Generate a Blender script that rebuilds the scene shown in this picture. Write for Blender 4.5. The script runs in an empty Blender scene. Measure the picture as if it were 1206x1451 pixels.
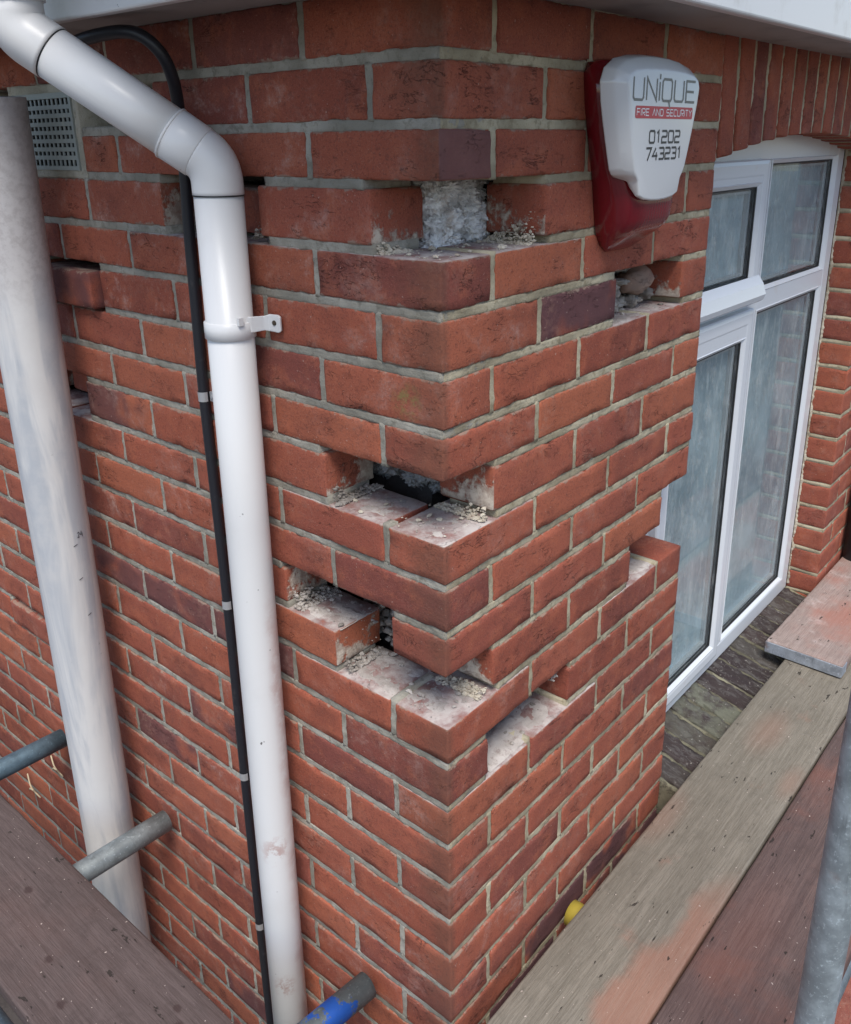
import bpy, bmesh, math, random
from mathutils import Vector, Matrix, noise

random.seed(7)
scene = bpy.context.scene
COL = scene.collection

# ------------------------------------------------------------------ camera
W_PX, H_PX = 1206.0, 1451.0
CAM = Vector((-0.8039, -0.6816, -0.0932))
YAW, PITCH, ROLL = 0.6975, -0.3458, -0.0117
FPX, U0, V0 = 1231.92, 634.94, 640.29
fw = Vector((math.cos(PITCH) * math.cos(YAW), math.cos(PITCH) * math.sin(YAW), math.sin(PITCH)))
rt = Vector((math.sin(YAW), -math.cos(YAW), 0))
up = rt.cross(fw)
rt2 = math.cos(ROLL) * rt + math.sin(ROLL) * up
up2 = -math.sin(ROLL) * rt + math.cos(ROLL) * up
cd = bpy.data.cameras.new('camera')
cam = bpy.data.objects.new('camera', cd)
COL.objects.link(cam)
cd.sensor_fit = 'VERTICAL'
cd.sensor_height = 24.0
cd.lens = FPX * 24.0 / H_PX
cd.shift_x = (W_PX / 2 - U0) / H_PX
cd.shift_y = (V0 - H_PX / 2) / H_PX
cd.clip_start = 0.02
cd.clip_end = 500
M = Matrix.Identity(4)
for i in range(3):
    M[i][0], M[i][1], M[i][2], M[i][3] = rt2[i], up2[i], -fw[i], CAM[i]
cam.matrix_world = M
scene.camera = cam

# ------------------------------------------------------------------ light
SUN_ELEV, SUN_AZ = math.radians(60), math.radians(224)      # azimuth of the sun in the xy plane
world = bpy.data.worlds.new('World')
scene.world = world
world.use_nodes = True
wn = world.node_tree
wn.nodes.clear()
sky = wn.nodes.new('ShaderNodeTexSky')
sky.sky_type = 'NISHITA'
sky.sun_disc = False
sky.sun_elevation = SUN_ELEV
sky.sun_rotation = math.pi / 2 - SUN_AZ
sky.air_density = 1.0
sky.dust_density = 1.2
sky.ozone_density = 1.0
bg = wn.nodes.new('ShaderNodeBackground')
bg.inputs[1].default_value = 0.105
wo = wn.nodes.new('ShaderNodeOutputWorld')
wn.links.new(sky.outputs[0], bg.inputs[0])
wn.links.new(bg.outputs[0], wo.inputs[0])
sd = bpy.data.lights.new('sun', 'SUN')
sd.energy = 2.1
sd.angle = math.radians(28)
sd.color = (1.0, 0.955, 0.89)
sun = bpy.data.objects.new('sun', sd)
COL.objects.link(sun)
sdir = Vector((math.cos(SUN_ELEV) * math.cos(SUN_AZ), math.cos(SUN_ELEV) * math.sin(SUN_AZ), math.sin(SUN_ELEV)))
sun.rotation_euler = sdir.to_track_quat('Z', 'Y').to_euler()
scene.view_settings.view_transform = 'Standard'
scene.view_settings.look = 'None'
scene.view_settings.exposure = 0.80
scene.view_settings.gamma = 1.0
scene.view_settings.use_curve_mapping = False


def project(p):
    d = Vector(p) - CAM
    z = d.dot(fw)
    if z < 0.02:
        return None
    return (U0 + FPX * d.dot(rt2) / z, V0 - FPX * d.dot(up2) / z, z)


# ------------------------------------------------------------------ object helpers
def attach(c, p):
    if p is not None:
        c.parent = p
        c.matrix_parent_inverse = p.matrix_basis.inverted()
    return c


def tag(o, label=None, cat=None, group=None, kind=None):
    if label: o['label'] = label
    if cat: o['category'] = cat
    if group: o['group'] = group
    if kind: o['kind'] = kind
    return o


def thing(name, label, cat, loc=(0, 0, 0), group=None):
    o = bpy.data.objects.new(name, None)
    o.empty_display_size = 0.05
    o.location = loc
    COL.objects.link(o)
    return tag(o, label, cat, group)


def mesh_data(name, v, f, m, smooth=True):
    me = bpy.data.meshes.new(name)
    me.from_pydata([tuple(x) for x in v], [], f)
    me.materials.append(m)
    if smooth:
        me.polygons.foreach_set('use_smooth', [True] * len(me.polygons))
    me.update()
    return me


def fix_normals(me):
    bm = bmesh.new()
    bm.from_mesh(me)
    bmesh.ops.recalc_face_normals(bm, faces=bm.faces)
    bm.to_mesh(me)
    bm.free()
    return me


def obj(name, v, f, m, parent=None, smooth=True, recalc=True):
    me = mesh_data(name, v, f, m, smooth)
    if recalc:
        fix_normals(me)
    o = bpy.data.objects.new(name, me)
    COL.objects.link(o)
    return attach(o, parent)


class MB:
    """collects geometry of one object"""
    def __init__(s):
        s.v, s.f = [], []

    def add(s, v, f):
        n = len(s.v)
        s.v += [Vector(x) for x in v]
        s.f += [tuple(i + n for i in q) for q in f]
        return s

    def box(s, x0, x1, y0, y1, z0, z1):
        v = [(x, y, z) for x in (x0, x1) for y in (y0, y1) for z in (z0, z1)]
        f = [(0, 1, 3, 2), (4, 6, 7, 5), (0, 4, 5, 1), (2, 3, 7, 6), (0, 2, 6, 4), (1, 5, 7, 3)]
        return s.add(v, f)

    def build(s, name, m, parent=None, smooth=False):
        return obj(name, s.v, s.f, m, parent, smooth)


def fbm(p, sc, seed=0.0):
    q = Vector(p) * sc + Vector((seed * 3.7, seed * 1.3, seed * 7.1))
    return noise.noise(q) + 0.5 * noise.noise(q * 2.1)


def axis(h, r, n):
    a = [-h, -h + 1.1 * r]
    for i in range(1, n):
        a.append(-h + 1.1 * r + (2 * h - 2.2 * r) * i / n)
    return a + [h - 1.1 * r, h]


def rbox(L, D, H, r=0.004, n=(8, 3, 4), amp=0.0007, chip=0.003, seed=0.0, vary=0.6):
    """worn box centred on the origin with rounded, chipped arrises"""
    h = (L / 2, D / 2, H / 2)
    ax = [axis(h[i], r, n[i]) for i in range(3)]
    N = [len(a) for a in ax]
    idx, v, f = {}, [], []

    def vert(i, j, k):
        key = (i, j, k)
        if key in idx:
            return idx[key]
        p = Vector((ax[0][i], ax[1][j], ax[2][k]))
        rr = r * (1 + vary * noise.noise(p * 38 + Vector((seed * 5, seed, 0))))
        c = Vector([max(-h[q] + rr, min(h[q] - rr, p[q])) for q in range(3)])
        d = p - c
        on = sum(1 for q, w in enumerate(key) if w in (0, N[q] - 1))
        if d.length > 1e-9:
            p = c + d.normalized() * rr
            nn = d.normalized()
        else:
            nn = Vector((0, 0, 0))
        p = p + nn * amp * fbm(p, 55, seed)
        if on >= 2 and chip:
            t = noise.noise(p * 45 + Vector((seed * 9, 3, seed)))
            if t > 0.28:
                p = p - nn * chip * (t - 0.28) * 3
        idx[key] = len(v)
        v.append(p)
        return idx[key]
    for a, b, c in ((0, 1, 2), (1, 2, 0), (2, 0, 1)):
        for side in (0, N[c] - 1):
            for i in range(N[a] - 1):
                for j in range(N[b] - 1):
                    q = []
                    for di, dj in ((0, 0), (1, 0), (1, 1), (0, 1)):
                        key = [0, 0, 0]
                        key[a], key[b], key[c] = i + di, j + dj, side
                        q.append(vert(*key))
                    f.append(tuple(q if side else q[::-1]))
    return v, f


def tube(path, rad, n=24, caps=True):
    P = [Vector(p) for p in path]
    R = rad if isinstance(rad, (list, tuple)) else [rad] * len(P)
    v, f = [], []
    t0 = (P[1] - P[0]).normalized()
    a = t0.orthogonal().normalized()
    for i, p in enumerate(P):
        if i == 0: t = (P[1] - P[0])
        elif i == len(P) - 1: t = (P[-1] - P[-2])
        else: t = (P[i + 1] - p).normalized() + (p - P[i - 1]).normalized()
        if t.length < 1e-9: t = t0
        t = t.normalized()
        a = (a - t * a.dot(t)).normalized()
        b = t.cross(a)
        for k in range(n):
            w = 2 * math.pi * k / n
            v.append(p + (a * math.cos(w) + b * math.sin(w)) * R[i])
    for i in range(len(P) - 1):
        for k in range(n):
            f.append((i * n + k, i * n + (k + 1) % n, (i + 1) * n + (k + 1) % n, (i + 1) * n + k))
    if caps:
        f.append(tuple(range(n))[::-1])
        f.append(tuple((len(P) - 1) * n + k for k in range(n)))
    return v, f


def arc(p0, pv, p1, n=8):
    """rounded corner through vertex pv from p0 to p1 (quadratic)"""
    p0, pv, p1 = Vector(p0), Vector(pv), Vector(p1)
    return [p0 * (1 - t) ** 2 + pv * 2 * t * (1 - t) + p1 * t * t for t in [i / n for i in range(n + 1)]]


def smooth_path(pts, sub=6):
    P = [Vector(p) for p in pts]
    P = [P[0] * 2 - P[1]] + P + [P[-1] * 2 - P[-2]]
    out = []
    for i in range(1, len(P) - 2):
        for s in range(sub):
            t = s / sub
            a, b, c, d = P[i - 1], P[i], P[i + 1], P[i + 2]
            out.append(0.5 * ((2 * b) + (c - a) * t + (2 * a - 5 * b + 4 * c - d) * t * t + (3 * b - a - 3 * c + d) * t ** 3))
    out.append(P[-2])
    return out


def lump(c, size, seed, amp=0.35, sub=3, sc=1.6):
    bm = bmesh.new()
    bmesh.ops.create_icosphere(bm, subdivisions=sub, radius=1.0)
    v = []
    for q in bm.verts:
        d = q.co.normalized()
        k = 1 + amp * fbm(d, sc, seed) + amp * 0.45 * fbm(d, sc * 3.3, seed + 4) + (amp * 0.3 * fbm(d, sc * 9, seed + 8) if sub > 2 else 0)
        v.append(Vector((c[0] + d.x * size[0] * k, c[1] + d.y * size[1] * k, c[2] + d.z * size[2] * k)))
    f = [tuple(w.index for w in q.verts) for q in bm.faces]
    bm.free()
    return v, f


def ribbon(pts, w, y):
    P = [Vector((p[0], p[1])) for p in pts]
    L, R_ = [], []
    for i, p in enumerate(P):
        a = (p - P[i - 1]).normalized() if i else (P[1] - p).normalized()
        b = (P[i + 1] - p).normalized() if i < len(P) - 1 else a
        na, nb = Vector((-a.y, a.x)), Vector((-b.y, b.x))
        nn = (na + nb)
        nn = nn.normalized() if nn.length > 1e-6 else na
        k = 1 / max(0.45, nn.dot(na))
        L.append(p + nn * w / 2 * k)
        R_.append(p - nn * w / 2 * k)
    v = [(q.x, y, q.y) for q in L] + [(q.x, y, q.y) for q in R_]
    n = len(P)
    return v, [(i, i + 1, n + i + 1, n + i) for i in range(n - 1)]


# ------------------------------------------------------------------ material helpers
class Mat:
    def __init__(s, name):
        s.m = bpy.data.materials.new(name)
        s.m.use_nodes = True
        s.t = s.m.node_tree
        s.t.nodes.clear()
        s.out = s.t.nodes.new('ShaderNodeOutputMaterial')

    def n(s, typ, **kw):
        nd = s.t.nodes.new('ShaderNode' + typ)
        for k, val in kw.items():
            setattr(nd, k, val)
        return nd

    def put(s, sock, val):
        if isinstance(val, bpy.types.NodeSocket):
            s.t.links.new(val, sock)
        elif isinstance(val, (tuple, list)):
            n = len(sock.default_value)
            val = tuple(val)
            sock.default_value = (val + (1.0,) * (n - len(val)))[:n]
        else:
            sock.default_value = val

    def coord(s, which='Object'):
        return s.n('TexCoord').outputs[which]

    def vmath(s, op, a, b):
        nd = s.n('VectorMath', operation=op)
        s.put(nd.inputs[0], a)
        s.put(nd.inputs[3] if op == 'SCALE' else nd.inputs[1], b)
        return nd.outputs[0]

    def math(s, op, a, b=0.0, clamp=False):
        nd = s.n('Math', operation=op, use_clamp=clamp)
        s.put(nd.inputs[0], a)
        s.put(nd.inputs[1], b)
        return nd.outputs[0]

    def noise(s, vec, scale, detail=4, rough=0.55, dist=0.0):
        nd = s.n('TexNoise')
        s.put(nd.inputs['Vector'], vec)
        nd.inputs['Scale'].default_value = scale
        nd.inputs['Detail'].default_value = detail
        nd.inputs['Roughness'].default_value = rough
        nd.inputs['Distortion'].default_value = dist
        return nd.outputs['Fac']

    def step(s, val, lo, hi):
        nd = s.n('MapRange', interpolation_type='SMOOTHSTEP')
        s.put(nd.inputs[0], val)
        nd.inputs[1].default_value = lo
        nd.inputs[2].default_value = hi
        return nd.outputs[0]

    def ramp(s, val, stops):
        nd = s.n('ValToRGB')
        e = nd.color_ramp.elements
        while len(e) < len(stops):
            e.new(0.5)
        for q, (pos, c) in zip(e, stops):
            q.position = pos
            q.color = tuple(c) + (1.0,)
        s.put(nd.inputs[0], val)
        return nd.outputs[0]

    def mix(s, fac, a, b, mode='MIX'):
        nd = s.n('Mix', data_type='RGBA', blend_type=mode)
        s.put(nd.inputs[0], fac)
        s.put(nd.inputs[6], a)
        s.put(nd.inputs[7], b)
        return nd.outputs[2]

    def scale(s, vec, xyz, rot=(0, 0, 0)):
        nd = s.n('Mapping')
        s.put(nd.inputs[0], vec)
        nd.inputs['Scale'].default_value = xyz
        nd.inputs['Rotation'].default_value = rot
        return nd.outputs[0]

    def bump(s, h, strength=0.5, dist=0.001, prev=None):
        nd = s.n('Bump')
        nd.inputs['Strength'].default_value = strength
        nd.inputs['Distance'].default_value = dist
        s.put(nd.inputs['Height'], h)
        if prev is not None:
            s.put(nd.inputs['Normal'], prev)
        return nd.outputs[0]

    def principled(s, col, rough=0.6, normal=None, metal=0.0, spec=0.5, coat=0.0, trans=0.0, ior=1.5, alpha=None):
        b = s.n('BsdfPrincipled')
        s.put(b.inputs['Base Color'], col)
        s.put(b.inputs['Roughness'], rough)
        s.put(b.inputs['Metallic'], metal)
        b.inputs['Specular IOR Level'].default_value = spec
        b.inputs['Coat Weight'].default_value = coat
        b.inputs['Transmission Weight'].default_value = trans
        b.inputs['IOR'].default_value = ior
        if normal is not None:
            s.put(b.inputs['Normal'], normal)
        s.t.links.new(b.outputs[0], s.out.inputs[0])
        return s.m


def mat_brick(name, island=False, edge=False, burnt=False):
    a = Mat(name)
    co = a.coord()
    oi = a.n('ObjectInfo')
    if island:
        rnd = a.n('NewGeometry').outputs['Random Per Island']
    else:
        rnd = oi.outputs['Random']
    off = a.n('CombineXYZ')
    for i, k in enumerate((53.0, 71.0, 37.0)):
        a.put(off.inputs[i], a.math('MULTIPLY', rnd, k))
    vec = a.vmath('ADD', co, off.outputs[0])
    r2 = a.math('FRACT', a.math('MULTIPLY', rnd, 17.31))
    r3 = a.math('FRACT', a.math('MULTIPLY', rnd, 41.7))
    base = a.ramp(r2, [(0.0, (0.26, 0.070, 0.045)), (0.18, (0.35, 0.098, 0.056)), (0.36, (0.285, 0.080, 0.053)), (0.52, (0.375, 0.115, 0.062)),
                       (0.7, (0.315, 0.088, 0.056)), (0.84, (0.345, 0.100, 0.060)), (0.94, (0.24, 0.068, 0.050)), (1.0, (0.20, 0.062, 0.050))])
    n1 = a.noise(vec, 7, 3)
    n2 = a.noise(vec, 26, 6, 0.65)
    n3 = a.noise(vec, 320, 3, 0.7)
    col = a.mix(a.math('MULTIPLY', a.step(n1, 0.45, 0.70), 0.5), base, (0.165, 0.054, 0.041))
    col = a.mix(a.math('MULTIPLY', a.step(n2, 0.46, 0.70), 0.5), col, (0.42, 0.128, 0.068))
    col = a.mix(a.math('MULTIPLY', a.step(n3, 0.52, 0.64), 0.42), col, (0.10, 0.036, 0.030))
    n4 = a.noise(vec, 95, 5, 0.7)
    col = a.mix(a.math('MULTIPLY', a.step(n4, 0.55, 0.68), 0.4), col, (0.115, 0.042, 0.034))
    n5 = a.noise(vec, 600, 2, 0.6)
    col = a.mix(a.math('MULTIPLY', a.step(n5, 0.56, 0.66), 0.22), col, (0.48, 0.24, 0.17))
    # purple over-burnt patches and painted shade of the lowest courses, by object colour green
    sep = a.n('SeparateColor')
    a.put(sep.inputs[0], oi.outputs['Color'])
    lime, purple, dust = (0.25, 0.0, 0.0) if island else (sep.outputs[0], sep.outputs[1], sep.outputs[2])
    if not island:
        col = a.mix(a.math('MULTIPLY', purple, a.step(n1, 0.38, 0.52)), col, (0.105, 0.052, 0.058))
    # lime bloom
    ln = a.noise(vec, 13, 9, 0.72, 0.4)
    lm = a.math('MULTIPLY', a.step(ln, 0.5, 0.72), lime)
    fine = a.step(a.noise(vec, 140, 4, 0.7), 0.4, 0.62)
    col = a.mix(a.math('MULTIPLY', lm, a.math('ADD', a.math('MULTIPLY', fine, 0.6), 0.3)), col, (0.52, 0.36, 0.31))
    # pale dust rubbed over parts of the face
    du = a.step(a.noise(a.vmath('ADD', vec, (9, 4, 6)), 8, 5, 0.65), 0.52, 0.75)
    col = a.mix(a.math('MULTIPLY', du, a.math('MULTIPLY', a.step(n4, 0.44, 0.58), 0.32)), col, (0.46, 0.26, 0.19))
    if edge:
        # mortar smeared over the upper and lower arrises
        ez = a.n('SeparateXYZ')
        a.put(ez.inputs[0], co)
        ee = a.math('ADD', a.math('ABSOLUTE', ez.outputs[2]), a.math('MULTIPLY', a.math('SUBTRACT', a.noise(vec, 42, 6, 0.7), 0.5), 0.030))
        col = a.mix(a.math('MULTIPLY', a.step(ee, 0.0305, 0.0335), 0.75), col, (0.30, 0.225, 0.175))
    # light grit specks
    sp = a.step(a.noise(vec, 210, 2, 0.5), 0.70, 0.76)
    col = a.mix(a.math('MULTIPLY', sp, 0.5), col, (0.5, 0.36, 0.3))
    # drag creases from the wire cut
    cv = a.scale(vec, (0.8, 1.0, 2.4), (0, 0.45, 0))
    cn = a.noise(cv, 19, 5, 0.65, 0.5)
    ce = a.math('ABSOLUTE', a.math('SUBTRACT', cn, 0.5))
    line = a.math('SUBTRACT', 1.0, a.step(ce, 0.0, 0.013))
    mask = a.step(a.noise(vec, 14, 4, 0.65), 0.50, 0.60)
    crease = a.math('MULTIPLY', a.math('MULTIPLY', line, mask), a.math('ADD', a.math('MULTIPLY', r3, 0.7), 0.3))
    col = a.mix(a.math('MULTIPLY', crease, 0.75), col, (0.045, 0.017, 0.015))
    # weathering along the corner arris and a spot of algae, both fixed to the place
    gp = a.n('NewGeometry').outputs['Position']
    gx = a.n('SeparateXYZ')
    a.put(gx.inputs[0], gp)
    away = a.math('ADD', gx.outputs[0], gx.outputs[1])
    wn_ = a.noise(gp, 14, 5, 0.65)
    wm = a.math('SUBTRACT', 1.0, a.step(a.math('ADD', away, a.math('MULTIPLY', a.math('SUBTRACT', wn_, 0.5), 0.12)), 0.004, 0.095))
    wm = a.math('MULTIPLY', wm, a.math('SUBTRACT', 1.0, a.step(gx.outputs[0], 0.0015, 0.02)))
    col = a.mix(a.math('MULTIPLY', wm, 0.55), col, (0.105, 0.058, 0.042))
    ad = a.n('VectorMath', operation='DISTANCE')
    a.put(ad.inputs[0], gp)
    ad.inputs[1].default_value = (0.0, 0.062, -0.418)
    am_ = a.math('MULTIPLY', a.math('SUBTRACT', 1.0, a.step(ad.outputs['Value'], 0.004, 0.034)), a.step(a.noise(gp, 60, 5, 0.7), 0.42, 0.62))
    col = a.mix(a.math('MULTIPLY', am_, 0.75), col, (0.20, 0.20, 0.07))
    # grey cement bloom creeping over the edges of the face
    if not island:
        nz = a.n('SeparateXYZ')
        a.put(nz.inputs[0], a.coord('Normal'))
        if burnt:
            bm_ = a.step(a.math('ABSOLUTE', nz.outputs[0]), 0.55, 0.8)
            col = a.mix(a.math('MULTIPLY', bm_, 0.85), col, a.mix(n2, (0.13, 0.064, 0.062), (0.20, 0.10, 0.095)))
        topm = a.math('MULTIPLY', a.step(nz.outputs[2], 0.6, 0.9), dust)
        dn = a.noise(vec, 20, 7, 0.7)
        dcol = a.mix(a.step(dn, 0.35, 0.65), (0.26, 0.155, 0.145), (0.50, 0.45, 0.42))
        col = a.mix(a.math('MULTIPLY', topm, a.step(dn, 0.2, 0.5)), col, dcol)
        # torn mortar bed left on the exposed ends (alpha below one)
        endm = a.math('MULTIPLY', a.step(a.math('ABSOLUTE', nz.outputs[0]), 0.6, 0.9), a.math('SUBTRACT', 1.0, oi.outputs['Alpha']))
        en = a.noise(a.vmath('ADD', vec, (3, 5, 1)), 16, 7, 0.65)
        grad = a.n('SeparateXYZ')
        a.put(grad.inputs[0], co)
        low = a.math('MULTIPLY', grad.outputs[2], 3.5)
        em = a.step(a.math('ADD', a.math('SUBTRACT', en, low), a.math('MULTIPLY', a.math('SUBTRACT', n4, 0.5), 0.35)), 0.50, 0.60)
        col = a.mix(a.math('MULTIPLY', endm, em), col, a.mix(a.step(a.noise(vec, 48, 6, 0.72), 0.38, 0.62), (0.33, 0.245, 0.20), (0.56, 0.49, 0.41)))
        n2 = a.math('ADD', n2, a.math('MULTIPLY', a.math('MULTIPLY', endm, em), 0.9))
    h = a.math('ADD', a.math('MULTIPLY', n2, 1.0), a.math('MULTIPLY', n3, 0.45))
    h = a.math('SUBTRACT', h, a.math('MULTIPLY', crease, 1.2))
    h = a.math('ADD', h, a.math('MULTIPLY', lm, 0.2))
    return a.principled(col, 0.92, a.bump(h, 0.75, 0.0022), spec=0.25)


def mat_mortar(name, c1, c2, c3, sc=1.0):
    a = Mat(name)
    co = a.coord()
    n1 = a.noise(co, 9 * sc, 4)
    n2 = a.noise(co, 60 * sc, 6, 0.7)
    n3 = a.noise(co, 420 * sc, 3, 0.7)
    col = a.mix(a.step(n1, 0.38, 0.62), tuple(x * 0.86 for x in c1), tuple(x * 1.06 for x in c2))
    n0 = a.noise(co, 3.2 * sc, 4, 0.6)
    col = a.mix(a.math('MULTIPLY', a.step(n0, 0.5, 0.66), 0.45), col, tuple(x * 0.62 for x in c1))
    col = a.mix(a.math('MULTIPLY', a.step(n2, 0.5, 0.66), 0.75), col, c3)
    col = a.mix(a.math('MULTIPLY', a.step(n3, 0.55, 0.7), 0.4), col, tuple(x * 0.5 for x in c1))
    h = a.math('ADD', n2, a.math('MULTIPLY', n3, 0.7))
    return a.principled(col, 0.95, a.bump(h, 0.8, 0.0018), spec=0.2)


TH_ = 0.038


def mat_wood(name, c1, c2, c3, dust=(0.36, 0.13, 0.08), dust_lo=0.6, dust_hi=0.8, damt=0.8, shift=0.0, edge=False, pale=None, blots=(), knots=()):
    """rough sawn board, grain along local x"""
    a = Mat(name)
    co = a.vmath('ADD', a.coord(), (shift, shift * 0.37, 0))
    warp = a.noise(a.scale(co, (1.2, 5, 5)), 1.6, 3)
    sep = a.n('SeparateXYZ')
    a.put(sep.inputs[0], co)
    yy = a.math('ADD', sep.outputs[1], a.math('MULTIPLY', warp, 0.05))
    cb = a.n('CombineXYZ')
    a.put(cb.inputs[0], a.math('MULTIPLY', sep.outputs[0], 0.35))
    a.put(cb.inputs[1], a.math('MULTIPLY', yy, 13))
    a.put(cb.inputs[2], a.math('MULTIPLY', sep.outputs[2], 13))
    g1 = a.noise(cb.outputs[0], 6.5, 5, 0.6, 0.3)
    fib = a.noise(a.scale(co, (6, 170, 170)), 2.2, 4, 0.65)
    saw = a.noise(a.scale(co, (60, 7, 1)), 2.0, 3, 0.6)
    big = a.noise(co, 3.1, 5, 0.6)
    col = a.mix(a.math('MULTIPLY', a.step(g1, 0.34, 0.66), 0.75), c1, c2)
    col = a.mix(a.math('MULTIPLY', a.step(fib, 0.46, 0.60), 0.45), col, c3)
    fib2 = a.noise(a.scale(co, (14, 420, 420)), 2.2, 3, 0.7)
    col = a.mix(a.math('MULTIPLY', a.step(fib2, 0.52, 0.62), 0.4), col, tuple(x * 0.6 for x in c3))
    bl = a.noise(a.vmath('ADD', co, (3, 9, 5)), 26, 6, 0.7)
    col = a.mix(a.math('MULTIPLY', a.step(bl, 0.52, 0.66), 0.35), col, tuple(x * 0.62 for x in c1))
    col = a.mix(a.math('MULTIPLY', a.step(big, 0.45, 0.7), 0.35), col, tuple(x * 0.55 for x in c1))
    if pale:
        col = a.mix(a.math('MULTIPLY', a.step(a.noise(a.vmath('ADD', co, (4, 2, 9)), 9, 7, 0.7), 0.52, 0.68), 0.75), col, pale)
    dn = a.noise(a.vmath('ADD', co, (7, 1, 2)), 4.2, 6, 0.62)
    dm = a.math('MULTIPLY', a.step(dn, dust_lo, dust_hi), damt)
    if edge:
        src = a.n('SeparateXYZ')
        a.put(src.inputs[0], a.coord())
        wob = a.math('MULTIPLY', a.math('SUBTRACT', dn, 0.5), 0.16)
        e1 = a.step(a.math('SUBTRACT', wob, a.math('ADD', src.outputs[1], a.math('MULTIPLY', src.outputs[0], 0.12))), -0.005, 0.03)
        e2 = a.math('SUBTRACT', 1.0, a.step(a.math('ADD', src.outputs[0], wob), 0.42, 0.62))
        dm = a.math('MAXIMUM', dm, a.math('MULTIPLY', a.math('MULTIPLY', e1, e2), 0.7))
    for cx_, cy_, rx_, ry_ in blots:
        q = a.n('VectorMath', operation='DISTANCE')
        a.put(q.inputs[0], a.scale(a.coord(), (1 / rx_, 1 / ry_, 1)))
        q.inputs[1].default_value = (cx_ / rx_, cy_ / ry_, TH_)
        dm = a.math('MAXIMUM', dm, a.math('MULTIPLY', a.math('SUBTRACT', 1.0, a.step(a.math('ADD', q.outputs['Value'], a.math('MULTIPLY', dn, 0.9)), 0.5, 1.6)), 0.3))
    fd = a.math('ADD', a.math('MULTIPLY', fib, 0.5), 0.6, True)
    col = a.mix(a.math('MULTIPLY', dm, fd), col, dust)
    for cx_, cy_, r_ in knots:
        q = a.n('VectorMath', operation='DISTANCE')
        a.put(q.inputs[0], a.scale(a.coord(), (0.75, 1.0, 0.0)))
        q.inputs[1].default_value = (cx_ * 0.75, cy_, 0.0)
        kk = a.math('ADD', q.outputs['Value'], a.math('MULTIPLY', a.math('SUBTRACT', a.noise(co, 90, 4, 0.6), 0.5), r_))
        col = a.mix(a.math('MULTIPLY', a.math('SUBTRACT', 1.0, a.step(kk, r_ * 0.35, r_ * 0.9)), 0.75), col, (0.05, 0.03, 0.028))
    # old nail marks, grit
    sp = a.step(a.noise(a.scale(co, (0.55, 1.5, 1)), 46, 3, 0.6), 0.665, 0.70)
    col = a.mix(a.math('MULTIPLY', sp, 0.85), col, (0.03, 0.024, 0.02))
    gr = a.step(a.noise(a.vmath('ADD', co, (1, 8, 3)), 170, 1, 0.5), 0.76, 0.8)
    col = a.mix(a.math('MULTIPLY', gr, 0.7), col, (0.6, 0.5, 0.44))
    h = a.math('ADD', a.math('MULTIPLY', g1, 0.6), fib)
    h = a.math('ADD', h, a.math('MULTIPLY', saw, 0.25))
    h = a.math('SUBTRACT', h, sp)
    return a.principled(col, 0.85, a.bump(h, 0.7, 0.0018), spec=0.25)


def mat_galv(name, tint, blue=None, blue_rng=None, rust=0.0):
    a = Mat(name)
    co = a.coord()
    n1 = a.noise(co, 22, 6, 0.65)
    n2 = a.noise(co, 150, 4, 0.7)
    st = a.noise(a.scale(co, (1, 1, 0.15)), 70, 4, 0.6)
    col = a.mix(a.step(n1, 0.35, 0.68), tuple(x * 0.62 for x in tint), tint)
    col = a.mix(a.math('MULTIPLY', a.step(n2, 0.56, 0.7), 0.6), col, tuple(min(1, x * 1.6) for x in tint))
    col = a.mix(a.math('MULTIPLY', a.step(st, 0.58, 0.7), 0.5), col, tuple(x * 0.4 for x in tint))
    if rust:
        col = a.mix(a.math('MULTIPLY', a.step(a.noise(co, 9, 5, 0.6), 0.6, 0.72), rust), col, (0.22, 0.08, 0.04))
    met = 0.45
    if blue:
        sx = a.n('SeparateXYZ')
        a.put(sx.inputs[0], co)
        val = a.math('ADD', sx.outputs[0], a.math('MULTIPLY', a.math('SUBTRACT', a.noise(co, 30, 6, 0.7), 0.5), 0.20))
        bm_ = a.math('MULTIPLY', a.step(val, blue_rng[0], blue_rng[0] + 0.006), a.math('SUBTRACT', 1.0, a.step(val, blue_rng[1], blue_rng[1] + 0.006)))
        col = a.mix(bm_, col, blue)
    return a.principled(col, a.math('ADD', a.math('MULTIPLY', n1, 0.3), 0.38), a.bump(a.math('ADD', n1, n2), 0.35, 0.001), metal=met)


def mat_plastic(name, c, rough=0.35, stain=None, amt=0.5, sc=14, spec=0.5, streak=False, lo=0.56, hi=0.72, speck=True):
    a = Mat(name)
    co = a.coord()
    v = a.scale(co, (1, 1, 0.12)) if streak else co
    n1 = a.noise(v, sc, 6, 0.62)
    n2 = a.noise(co, 55, 5, 0.7)
    col = c
    if stain:
        col = a.mix(a.math('MULTIPLY', a.step(n1, lo, hi), amt), c, stain)
    if speck:
        sp = a.step(a.noise(co, 95, 2, 0.5), 0.75, 0.79)
        col = a.mix(a.math('MULTIPLY', sp, 0.75), col, (0.06, 0.05, 0.05))
    return a.principled(col, rough, a.bump(n2, 0.08, 0.001), spec=spec)


def flat(name, c, rough=0.5, metal=0.0, spec=0.5, coat=0.0):
    return Mat(name).principled(c, rough, metal=metal, spec=spec, coat=coat)


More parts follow.
